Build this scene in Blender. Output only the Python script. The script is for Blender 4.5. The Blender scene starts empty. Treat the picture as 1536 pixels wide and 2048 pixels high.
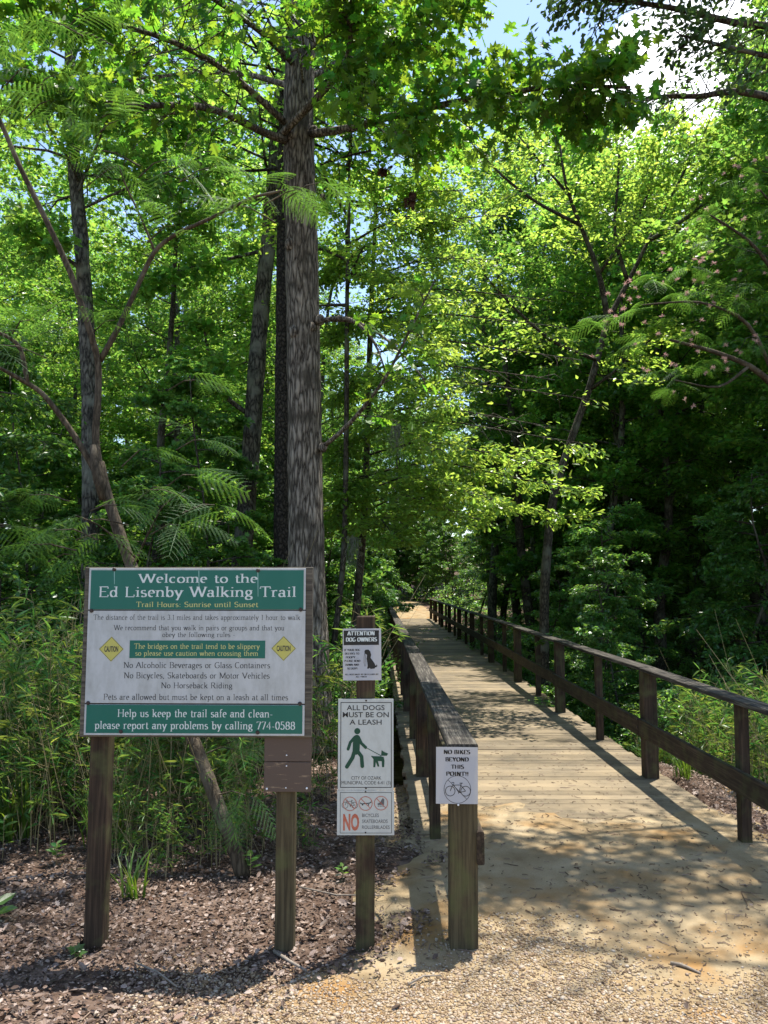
import bpy, math, random
import numpy as np
from math import radians as R, sin, cos, pi
from mathutils import Vector

C = bpy.context.scene
col = C.collection
rng = np.random.default_rng(11)
random.seed(11)

# ------------------------------------------------------------------ camera
H, F, PITCH = 2.0, 1538.0, R(5.27)
cam_d = bpy.data.cameras.new("camera")
cam = bpy.data.objects.new("camera", cam_d)
col.objects.link(cam)
cam.location = (0, 0, H)
cam.rotation_euler = (R(90) + PITCH, 0, 0)
cam_d.sensor_fit = 'VERTICAL'
cam_d.sensor_height = 24.0
cam_d.lens = 24.0 * F / 2048.0
cam_d.clip_start = 0.05
cam_d.clip_end = 2000
C.camera = cam

# ------------------------------------------------------------------ light
SUN_DX, SUN_DY = 0.17, 0.19            # metres of shadow per metre of height (towards -X, -Y)
sun_dir = Vector((SUN_DX, SUN_DY, 1)).normalized()
sun_el = math.asin(sun_dir.z)
sun_az = math.atan2(sun_dir.x, sun_dir.y)
sd = bpy.data.lights.new("sun", 'SUN')
sd.energy = 5.0
sd.angle = R(0.53)
sd.color = (1.0, 0.95, 0.86)
sun = bpy.data.objects.new("sun", sd)
col.objects.link(sun)
sun.rotation_euler = sun_dir.to_track_quat('Z', 'Y').to_euler()

w = bpy.data.worlds.new("World")
C.world = w
w.use_nodes = True
nt = w.node_tree
nt.nodes.clear()
def wn(t): return nt.nodes.new(t)
out = wn('ShaderNodeOutputWorld'); bg = wn('ShaderNodeBackground')
sky = wn('ShaderNodeTexSky'); sky.sky_type = 'NISHITA'; sky.sun_disc = False
sky.sun_elevation = sun_el; sky.sun_rotation = sun_az
sky.air_density = 1.0; sky.dust_density = 0.6; sky.ozone_density = 1.0
bg.inputs['Strength'].default_value = 0.15
tc = wn('ShaderNodeTexCoord')
nz = wn('ShaderNodeTexNoise'); nz.inputs['Scale'].default_value = 4.2; nz.inputs['Detail'].default_value = 9; nz.inputs['Roughness'].default_value = 0.55
nt.links.new(tc.outputs['Generated'], nz.inputs['Vector'])
# a bank of fair-weather cloud over the wood, low in the north-east
cd = wn('ShaderNodeVectorMath'); cd.operation = 'DISTANCE'
cdir = Vector((0.30, 0.80, 0.51)).normalized()
cd.inputs[1].default_value = cdir
nt.links.new(tc.outputs['Generated'], cd.inputs[0])
mm = wn('ShaderNodeMath'); mm.operation = 'MULTIPLY_ADD'; mm.inputs[1].default_value = -2.6; mm.inputs[2].default_value = 0.42
nt.links.new(cd.outputs['Value'], mm.inputs[0])
ad = wn('ShaderNodeMath'); ad.operation = 'ADD'
nt.links.new(nz.outputs['Fac'], ad.inputs[0]); nt.links.new(mm.outputs[0], ad.inputs[1])
rp = wn('ShaderNodeValToRGB')
rp.color_ramp.elements[0].position = 0.53; rp.color_ramp.elements[0].color = (0, 0, 0, 1)
rp.color_ramp.elements[1].position = 0.63; rp.color_ramp.elements[1].color = (1, 1, 1, 1)
nt.links.new(ad.outputs[0], rp.inputs['Fac'])
mx = wn('ShaderNodeMixRGB'); mx.inputs['Color2'].default_value = (9.0, 9.2, 9.6, 1)
nt.links.new(rp.outputs['Color'], mx.inputs['Fac'])
nt.links.new(sky.outputs['Color'], mx.inputs['Color1'])
nt.links.new(mx.outputs['Color'], bg.inputs['Color'])
nt.links.new(bg.outputs['Background'], out.inputs['Surface'])

C.view_settings.view_transform = 'Standard'
C.view_settings.look = 'None'
C.view_settings.gamma = 1
C.view_settings.exposure = 1.13
C.render.engine = 'CYCLES'
C.cycles.max_bounces = 10
C.cycles.diffuse_bounces = 8
C.cycles.glossy_bounces = 2
C.cycles.transmission_bounces = 4
C.cycles.transparent_max_bounces = 4
C.cycles.caustics_reflective = False
C.cycles.caustics_refractive = False
C.cycles.use_denoising = True
C.cycles.sample_clamp_indirect = 4

# ------------------------------------------------------------------ helpers
def P(px, py, Y):
    """A point of the place, from where it shows in the 1536x2048 survey photo and its distance north of the camera."""
    dx, dy = (px - 768) / F, (1024 - py) / F
    d = (dx, cos(PITCH) - dy * sin(PITCH), sin(PITCH) + dy * cos(PITCH))
    t = Y / d[1]
    return np.array((d[0] * t, Y, H + d[2] * t))

def sstep(a, b, x):
    t = np.clip((np.asarray(x, float) - a) / (b - a), 0, 1)
    return t * t * (3 - 2 * t)

class MB:
    """Collects pieces and links them as ONE mesh object."""
    def __init__(s):
        s.v = []; s.n = 0; s.f = []; s.m = []; s.sm = []
    def add(s, verts, faces, mat=0, smooth=False):
        verts = np.asarray(verts, float).reshape(-1, 3)
        if isinstance(faces, np.ndarray):
            fl = [faces]
        else:
            by = {}
            for f in faces: by.setdefault(len(f), []).append(f)
            fl = [np.array(x) for x in by.values()]
        for a in fl:
            s.f.append(a + s.n); s.m.append(mat); s.sm.append(smooth)
        s.v.append(verts); s.n += len(verts)
    def box(s, x0, x1, y0, y1, z0, z1, mat=0, bev=0.0, jit=0.0):
        if bev <= 0:
            v = [(x0,y0,z0),(x1,y0,z0),(x1,y1,z0),(x0,y1,z0),(x0,y0,z1),(x1,y0,z1),(x1,y1,z1),(x0,y1,z1)]
            s.add(v, np.array([(0,3,2,1),(4,5,6,7),(0,1,5,4),(1,2,6,5),(2,3,7,6),(3,0,4,7)]), mat)
            return
        b = bev
        v = []; idx = {}
        for xi, (xo, xs) in enumerate(((x0, 1), (x1, -1))):
            for yi, (yo, ys) in enumerate(((y0, 1), (y1, -1))):
                for zi, (zo, zs) in enumerate(((z0, 1), (z1, -1))):
                    for k in range(3):
                        p = [xo + xs*b, yo + ys*b, zo + zs*b]
                        p[k] = (xo, yo, zo)[k]
                        idx[(xi, yi, zi, k)] = len(v); v.append(p)
        f = []
        def q(a): f.append(a)
        for xi in (0, 1):
            a = [idx[(xi,0,0,0)], idx[(xi,1,0,0)], idx[(xi,1,1,0)], idx[(xi,0,1,0)]]; q(a if xi else a[::-1])
            a = [idx[(0,xi,0,1)], idx[(0,xi,1,1)], idx[(1,xi,1,1)], idx[(1,xi,0,1)]]; q(a if xi else a[::-1])
            a = [idx[(0,0,xi,2)], idx[(1,0,xi,2)], idx[(1,1,xi,2)], idx[(0,1,xi,2)]]; q(a if xi else a[::-1])
        for a_ in (0, 1):
            for b_ in (0, 1):
                e = [idx[(a_,b_,0,0)], idx[(a_,b_,1,0)], idx[(a_,b_,1,1)], idx[(a_,b_,0,1)]]; q(e if (a_ != b_) else e[::-1])
                e = [idx[(a_,0,b_,0)], idx[(a_,1,b_,0)], idx[(a_,1,b_,2)], idx[(a_,0,b_,2)]]; q(e[::-1] if (a_ != b_) else e)
                e = [idx[(0,a_,b_,1)], idx[(1,a_,b_,1)], idx[(1,a_,b_,2)], idx[(0,a_,b_,2)]]; q(e if (a_ != b_) else e[::-1])
        for xi in (0, 1):
            for yi in (0, 1):
                for zi in (0, 1):
                    t = [idx[(xi,yi,zi,k)] for k in range(3)]
                    f.append(t if (xi + yi + zi) % 2 == 1 else t[::-1])
        v = np.array(v)
        if jit: v = v + rng.normal(0, jit, v.shape)
        s.add(v, f, mat)
    def tube(s, pts, rad, n=6, mat=0, smooth=True, wob=0.0, cap=True):
        pts = np.asarray(pts, float); m = len(pts)
        rad = np.broadcast_to(np.asarray(rad, float), (m,))
        t = np.gradient(pts, axis=0); t /= np.linalg.norm(t, axis=1)[:, None] + 1e-9
        ref = np.array((1.0, 0, 0)) if abs(t[0][0]) < 0.8 else np.array((0, 1.0, 0))
        a = np.cross(t, ref); a /= np.linalg.norm(a, axis=1)[:, None] + 1e-9
        b = np.cross(t, a)
        th = np.arange(n) / n * 2 * pi
        rr = rad[:, None] * (1 + (rng.normal(0, wob, (m, n)) if wob else 0))
        v = pts[:, None, :] + rr[..., None] * (np.cos(th)[None, :, None] * a[:, None, :] + np.sin(th)[None, :, None] * b[:, None, :])
        i = np.arange(m - 1)[:, None] * n; j = np.arange(n)[None, :]; k = (j + 1) % n
        fq = np.stack([i + j, i + k, i + n + k, i + n + j], -1).reshape(-1, 4)
        faces = [fq]
        s.add(v.reshape(-1, 3), fq, mat, smooth)
        if cap:
            base = s.n - m * n
            s.f.append(np.array([list(range(n))[::-1]]) + base); s.m.append(mat); s.sm.append(False)
            s.f.append(np.array([list(range((m-1)*n, m*n))]) + base); s.m.append(mat); s.sm.append(False)
    def disc(s, c, r, axis='y', n=12, mat=0, h=0.004):
        """a low round head facing -Y"""
        th = np.arange(n) / n * 2 * pi
        v = [(c[0] + r*cos(a), c[1], c[2] + r*sin(a)) for a in th] + [(c[0] + .7*r*cos(a), c[1] - h, c[2] + .7*r*sin(a)) for a in th]
        f = [[i, (i+1) % n, n + (i+1) % n, n + i] for i in range(n)] + [list(range(n, 2*n))]
        s.add(v, f, mat, False)
    def build(s, name, mats, parent=None, loc=None):
        me = bpy.data.meshes.new(name)
        V = np.concatenate(s.v); me.vertices.add(len(V)); me.vertices.foreach_set('co', V.astype(np.float32).ravel())
        li = np.concatenate([a.ravel() for a in s.f]).astype(np.int32)
        tot = np.concatenate([np.full(len(a), a.shape[1]) for a in s.f]).astype(np.int32)
        st = np.concatenate([[0], np.cumsum(tot)[:-1]]).astype(np.int32)
        me.loops.add(len(li)); me.loops.foreach_set('vertex_index', li)
        me.polygons.add(len(tot)); me.polygons.foreach_set('loop_start', st); me.polygons.foreach_set('loop_total', tot)
        me.polygons.foreach_set('material_index', np.concatenate([np.full(len(a), m) for a, m in zip(s.f, s.m)]).astype(np.int32))
        me.polygons.foreach_set('use_smooth', np.concatenate([np.full(len(a), m) for a, m in zip(s.f, s.sm)]))
        me.update(calc_edges=True); me.validate()
        for m in (mats if isinstance(mats, (list, tuple)) else [mats]): me.materials.append(m)
        o = bpy.data.objects.new(name, me); col.objects.link(o)
        if parent: o.parent = parent
        if loc is not None: o.location = loc
        return o

def tag(o, label=None, cat=None, group=None, kind=None):
    if label: o['label'] = label
    if cat: o['category'] = cat
    if group: o['group'] = group
    if kind: o['kind'] = kind
    return o

def thing(name, label, cat, loc=(0, 0, 0), rz=0, group=None):
    o = bpy.data.objects.new(name, None); col.objects.link(o)
    o.location = loc; o.rotation_euler = (0, 0, rz); o.empty_display_size = 0.2
    return tag(o, label, cat, group)

def dup(root, loc, rz=0, scale=1, label=None, group=None, tilt=(0, 0)):
    r = root.copy(); col.objects.link(r)
    r.location = loc; r.rotation_euler = (tilt[0], tilt[1], rz)
    r.scale = (scale,)*3 if np.isscalar(scale) else scale
    if label: r['label'] = label
    if group: r['group'] = group
    for ch in list(root.children):
        c = ch.copy(); col.objects.link(c); c.parent = r
        for g in ch.children:
            d = g.copy(); col.objects.link(d); d.parent = c
    return r

# ------------------------------------------------------------------ materials
def new_mat(name):
    m = bpy.data.materials.new(name); m.use_nodes = True
    t = m.node_tree; t.nodes.clear()
    return m, t, t.nodes.new, t.links.new

def ramp(N, stops):
    r = N('ShaderNodeValToRGB'); e = r.color_ramp.elements
    while len(e) < len(stops): e.new(0.5)
    for x, (p, c) in zip(e, stops):
        x.position = p; x.color = (*c, 1)
    return r

def plain(name, c, rough=0.6, spec=0.3, metal=0.0, dirt=0.0, dirt_c=(.25, .24, .2), dscale=(20, 20, 20)):
    m, t, N, L = new_mat(name)
    o = N('ShaderNodeOutputMaterial'); b = N('ShaderNodeBsdfPrincipled')
    b.inputs['Base Color'].default_value = (*c, 1); b.inputs['Roughness'].default_value = rough
    b.inputs['Specular IOR Level'].default_value = spec; b.inputs['Metallic'].default_value = metal
    if dirt:
        tcn = N('ShaderNodeTexCoord'); mp = N('ShaderNodeMapping'); mp.inputs['Scale'].default_value = dscale
        L(tcn.outputs['Object'], mp.inputs['Vector'])
        n1 = N('ShaderNodeTexNoise'); n1.inputs['Scale'].default_value = 1; n1.inputs['Detail'].default_value = 8; n1.inputs['Roughness'].default_value = .7
        L(mp.outputs[0], n1.inputs['Vector'])
        r = ramp(N, [(.42, (0, 0, 0)), (.72, (dirt,)*3)]); L(n1.outputs['Fac'], r.inputs['Fac'])
        mi = N('ShaderNodeMixRGB'); mi.inputs['Color1'].default_value = (*c, 1); mi.inputs['Color2'].default_value = (*dirt_c, 1)
        L(r.outputs['Color'], mi.inputs['Fac']); L(mi.outputs['Color'], b.inputs['Base Color'])
    L(b.outputs[0], o.inputs[0])
    return m

def wood(name, dark, mid, light, axis='z', wear=0.5, algae=0.0, scale=1.0, dust=None):
    """weathered timber with its grain along one axis"""
    m, t, N, L = new_mat(name)
    o = N('ShaderNodeOutputMaterial'); b = N('ShaderNodeBsdfPrincipled'); b.inputs['Specular IOR Level'].default_value = .25
    tcn = N('ShaderNodeTexCoord'); oi = N('ShaderNodeObjectInfo'); ge = N('ShaderNodeNewGeometry')
    off = N('ShaderNodeVectorMath'); off.operation = 'ADD'
    cm = N('ShaderNodeCombineXYZ'); mu = N('ShaderNodeMath'); mu.operation = 'MULTIPLY'; mu.inputs[1].default_value = 37
    ra = N('ShaderNodeMath'); ra.operation = 'ADD'; L(oi.outputs['Random'], ra.inputs[0]); L(ge.outputs['Random Per Island'], ra.inputs[1])
    L(ra.outputs[0], mu.inputs[0]); [L(mu.outputs[0], cm.inputs[i]) for i in range(3)]
    L(tcn.outputs['Object'], off.inputs[0]); L(cm.outputs[0], off.inputs[1])
    mp = N('ShaderNodeMapping'); s = [60*scale]*3; s['xyz'.index(axis)] = 2.2*scale
    mp.inputs['Scale'].default_value = s; L(off.outputs[0], mp.inputs['Vector'])
    n1 = N('ShaderNodeTexNoise'); n1.inputs['Scale'].default_value = 1; n1.inputs['Detail'].default_value = 7; n1.inputs['Roughness'].default_value = .65; n1.inputs['Distortion'].default_value = .4
    L(mp.outputs[0], n1.inputs['Vector'])
    r = ramp(N, [(.3, dark), (.5, mid), (.72, light)]); L(n1.outputs['Fac'], r.inputs['Fac'])
    n2 = N('ShaderNodeTexNoise'); n2.inputs['Scale'].default_value = 3.0; n2.inputs['Detail'].default_value = 6; L(off.outputs[0], n2.inputs['Vector'])
    r2 = ramp(N, [(.35, (0, 0, 0)), (.68, (1, 1, 1))]); L(n2.outputs['Fac'], r2.inputs['Fac'])
    mi = N('ShaderNodeMixRGB'); mi.blend_type = 'MULTIPLY'; mi.inputs['Color2'].default_value = (*(0.42,)*3, 1)
    fm = N('ShaderNodeMath'); fm.operation = 'MULTIPLY'; fm.inputs[1].default_value = wear
    L(r2.outputs['Color'], fm.inputs[0]); L(fm.outputs[0], mi.inputs['Fac']); L(r.outputs['Color'], mi.inputs['Color1'])
    last = mi
    if algae:
        n3 = N('ShaderNodeTexNoise'); n3.inputs['Scale'].default_value = 7; n3.inputs['Detail'].default_value = 5; L(off.outputs[0], n3.inputs['Vector'])
        r3 = ramp(N, [(.48, (0, 0, 0)), (.66, (algae,)*3)]); L(n3.outputs['Fac'], r3.inputs['Fac'])
        m3 = N('ShaderNodeMixRGB'); m3.inputs['Color2'].default_value = (.09, .10, .035, 1)
        L(r3.outputs['Color'], m3.inputs['Fac']); L(last.outputs['Color'], m3.inputs['Color1']); last = m3
    if dust:      # sand trodden over the boards
        n4 = N('ShaderNodeTexNoise'); n4.inputs['Scale'].default_value = 1.1; n4.inputs['Detail'].default_value = 9; n4.inputs['Roughness'].default_value = .7; L(tcn.outputs['Object'], n4.inputs['Vector'])
        sp = N('ShaderNodeSeparateXYZ'); L(tcn.outputs['Object'], sp.inputs[0])
        my = N('ShaderNodeMapRange'); my.inputs['From Min'].default_value = 0; my.inputs['From Max'].default_value = 9; my.inputs['To Min'].default_value = .42; my.inputs['To Max'].default_value = 0; L(sp.outputs['Y'], my.inputs['Value'])
        an = N('ShaderNodeMath'); an.operation = 'ADD'; L(n4.outputs['Fac'], an.inputs[0]); L(my.outputs[0], an.inputs[1])
        r4 = ramp(N, [(.40, (0, 0, 0)), (.64, (.9,)*3)]); L(an.outputs[0], r4.inputs['Fac'])
        m4 = N('ShaderNodeMixRGB'); m4.inputs['Color2'].default_value = (*dust, 1); L(r4.outputs['Color'], m4.inputs['Fac']); L(last.outputs['Color'], m4.inputs['Color1']); last = m4
    hs = N('ShaderNodeHueSaturation'); vr = N('ShaderNodeMath'); vr.operation = 'MULTIPLY_ADD'; vr.inputs[1].default_value = .5; vr.inputs[2].default_value = .75
    L(ge.outputs['Random Per Island'], vr.inputs[0]); L(vr.outputs[0], hs.inputs['Value']); L(last.outputs['Color'], hs.inputs['Color'])
    L(hs.outputs['Color'], b.inputs['Base Color'])
    b.inputs['Roughness'].default_value = .8
    bp = N('ShaderNodeBump'); bp.inputs['Strength'].default_value = .6; bp.inputs['Distance'].default_value = .006
    L(n1.outputs['Fac'], bp.inputs['Height']); L(bp.outputs[0], b.inputs['Normal']); L(b.outputs[0], o.inputs[0])
    return m

def bark(name, dark, light, sx=14, sz=2.5, lichen=None, depth=.03):
    m, t, N, L = new_mat(name)
    o = N('ShaderNodeOutputMaterial'); b = N('ShaderNodeBsdfPrincipled'); b.inputs['Roughness'].default_value = .9; b.inputs['Specular IOR Level'].default_value = .15
    tcn = N('ShaderNodeTexCoord'); mp = N('ShaderNodeMapping'); mp.inputs['Scale'].default_value = (sx, sx, sz); L(tcn.outputs['Object'], mp.inputs['Vector'])
    n0 = N('ShaderNodeTexNoise'); n0.inputs['Scale'].default_value = .8; n0.inputs['Detail'].default_value = 4; L(mp.outputs[0], n0.inputs['Vector'])
    va = N('ShaderNodeVectorMath'); va.operation = 'MULTIPLY_ADD'; va.inputs[1].default_value = (1.6, 1.6, 1.6)
    L(n0.outputs['Color'], va.inputs[0]); L(mp.outputs[0], va.inputs[2])
    vo = N('ShaderNodeTexVoronoi'); vo.feature = 'DISTANCE_TO_EDGE'; vo.inputs['Scale'].default_value = .8; L(va.outputs[0], vo.inputs['Vector'])
    n1 = N('ShaderNodeTexNoise'); n1.inputs['Scale'].default_value = 2; n1.inputs['Detail'].default_value = 8; n1.inputs['Roughness'].default_value = .7; L(mp.outputs[0], n1.inputs['Vector'])
    ml = N('ShaderNodeMath'); ml.operation = 'MULTIPLY_ADD'; ml.inputs[1].default_value = 1.6; L(vo.outputs['Distance'], ml.inputs[0])
    sb = N('ShaderNodeMath'); sb.operation = 'SUBTRACT'; sb.inputs[1].default_value = .38; L(n1.outputs['Fac'], sb.inputs[0]); L(sb.outputs[0], ml.inputs[2])
    mid = tuple((a + c) / 2 for a, c in zip(dark, light))
    r = ramp(N, [(.1, dark), (.38, mid), (.72, light)]); L(ml.outputs[0], r.inputs['Fac'])
    last = r.outputs['Color']
    if lichen:
        n2 = N('ShaderNodeTexNoise'); n2.inputs['Scale'].default_value = 2.6; n2.inputs['Detail'].default_value = 7; L(tcn.outputs['Object'], n2.inputs['Vector'])
        r2 = ramp(N, [(.52, (0, 0, 0)), (.64, (.75,)*3)]); L(n2.outputs['Fac'], r2.inputs['Fac'])
        mi = N('ShaderNodeMixRGB'); mi.inputs['Color2'].default_value = (*lichen, 1); L(r2.outputs['Color'], mi.inputs['Fac']); L(last, mi.inputs['Color1']); last = mi.outputs['Color']
    L(last, b.inputs['Base Color'])
    bp = N('ShaderNodeBump'); bp.inputs['Strength'].default_value = 1; bp.inputs['Distance'].default_value = depth
    L(ml.outputs[0], bp.inputs['Height']); L(bp.outputs[0], b.inputs['Normal']); L(b.outputs[0], o.inputs[0])
    return m

def leaf(name, c, tr, mix=.45, rough=.45, var=.35, hue=.03, spec=.35, yellow=0.0):
    m, t, N, L = new_mat(name)
    o = N('ShaderNodeOutputMaterial'); b = N('ShaderNodeBsdfPrincipled'); b.inputs['Roughness'].default_value = rough; b.inputs['Specular IOR Level'].default_value = spec
    tl = N('ShaderNodeBsdfTranslucent'); ms = N('ShaderNodeMixShader'); ms.inputs['Fac'].default_value = mix
    ge = N('ShaderNodeNewGeometry'); oi = N('ShaderNodeObjectInfo')
    wn_ = N('ShaderNodeTexWhiteNoise'); wn_.noise_dimensions = '1D'; L(ge.outputs['Random Per Island'], wn_.inputs['W'])
    v = N('ShaderNodeMath'); v.operation = 'MULTIPLY_ADD'; v.inputs[1].default_value = 2*var; v.inputs[2].default_value = 1 - var; L(ge.outputs['Random Per Island'], v.inputs[0])
    v2 = N('ShaderNodeMath'); v2.operation = 'MULTIPLY_ADD'; v2.inputs[1].default_value = .35; v2.inputs[2].default_value = .82; L(oi.outputs['Random'], v2.inputs[0])
    v3 = N('ShaderNodeMath'); v3.operation = 'MULTIPLY'; L(v.outputs[0], v3.inputs[0]); L(v2.outputs[0], v3.inputs[1])
    h = N('ShaderNodeMath'); h.operation = 'MULTIPLY_ADD'; h.inputs[1].default_value = 2*hue; h.inputs[2].default_value = .5 - hue; L(wn_.outputs['Value'], h.inputs[0])
    for colr, target in ((c, b.inputs['Base Color']), (tr, tl.inputs['Color'])):
        hs = N('ShaderNodeHueSaturation'); hs.inputs['Color'].default_value = (*colr, 1)
        L(h.outputs[0], hs.inputs['Hue']); L(v3.outputs[0], hs.inputs['Value']); L(hs.outputs['Color'], target)
    L(b.outputs[0], ms.inputs[1]); L(tl.outputs[0], ms.inputs[2]); L(ms.outputs[0], o.inputs[0])
    return m

def earth(name, stops, scale=3.0, fine=60, bump=.01, extra=None):
    m, t, N, L = new_mat(name)
    o = N('ShaderNodeOutputMaterial'); b = N('ShaderNodeBsdfPrincipled'); b.inputs['Roughness'].default_value = .95; b.inputs['Specular IOR Level'].default_value = .1
    tcn = N('ShaderNodeTexCoord')
    n1 = N('ShaderNodeTexNoise'); n1.inputs['Scale'].default_value = scale; n1.inputs['Detail'].default_value = 9; n1.inputs['Roughness'].default_value = .62; L(tcn.outputs['Object'], n1.inputs['Vector'])
    n2 = N('ShaderNodeTexNoise'); n2.inputs['Scale'].default_value = fine; n2.inputs['Detail'].default_value = 5; n2.inputs['Roughness'].default_value = .7; L(tcn.outputs['Object'], n2.inputs['Vector'])
    ad_ = N('ShaderNodeMath'); ad_.operation = 'MULTIPLY_ADD'; ad_.inputs[1].default_value = .35; L(n2.outputs['Fac'], ad_.inputs[0])
    s_ = N('ShaderNodeMath'); s_.operation = 'SUBTRACT'; s_.inputs[1].default_value = .175; L(n1.outputs['Fac'], s_.inputs[0]); L(s_.outputs[0], ad_.inputs[2])
    r = ramp(N, stops); L(ad_.outputs[0], r.inputs['Fac'])
    last = r.outputs['Color']
    if extra:
        n3 = N('ShaderNodeTexNoise'); n3.inputs['Scale'].default_value = 1.7; n3.inputs['Detail'].default_value = 6; L(tcn.outputs['Object'], n3.inputs['Vector'])
        r3 = ramp(N, [(.52, (0, 0, 0)), (.68, (.8,)*3)]); L(n3.outputs['Fac'], r3.inputs['Fac'])
        mi = N('ShaderNodeMixRGB'); mi.inputs['Color2'].default_value = (*extra, 1); L(r3.outputs['Color'], mi.inputs['Fac']); L(last, mi.inputs['Color1']); last = mi.outputs['Color']
    L(last, b.inputs['Base Color'])
    bp = N('ShaderNodeBump'); bp.inputs['Strength'].default_value = .7; bp.inputs['Distance'].default_value = bump
    L(ad_.outputs[0], bp.inputs['Height']); L(bp.outputs[0], b.inputs['Normal']); L(b.outputs[0], o.inputs[0])
    return m

def island(name, stops, rough=.8, spec=.2, transl=0.0):
    """colour picked per loose piece (pebbles, fallen leaves, twigs)"""
    m, t, N, L = new_mat(name)
    o = N('ShaderNodeOutputMaterial'); b = N('ShaderNodeBsdfPrincipled'); b.inputs['Roughness'].default_value = rough; b.inputs['Specular IOR Level'].default_value = spec
    ge = N('ShaderNodeNewGeometry'); r = ramp(N, stops); L(ge.outputs['Random Per Island'], r.inputs['Fac']); L(r.outputs['Color'], b.inputs['Base Color'])
    if transl:
        tl = N('ShaderNodeBsdfTranslucent'); ms = N('ShaderNodeMixShader'); ms.inputs['Fac'].default_value = transl
        L(r.outputs['Color'], tl.inputs['Color']); L(b.outputs[0], ms.inputs[1]); L(tl.outputs[0], ms.inputs[2]); L(ms.outputs[0], o.inputs[0])
    else: L(b.outputs[0], o.inputs[0])
    return m

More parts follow.
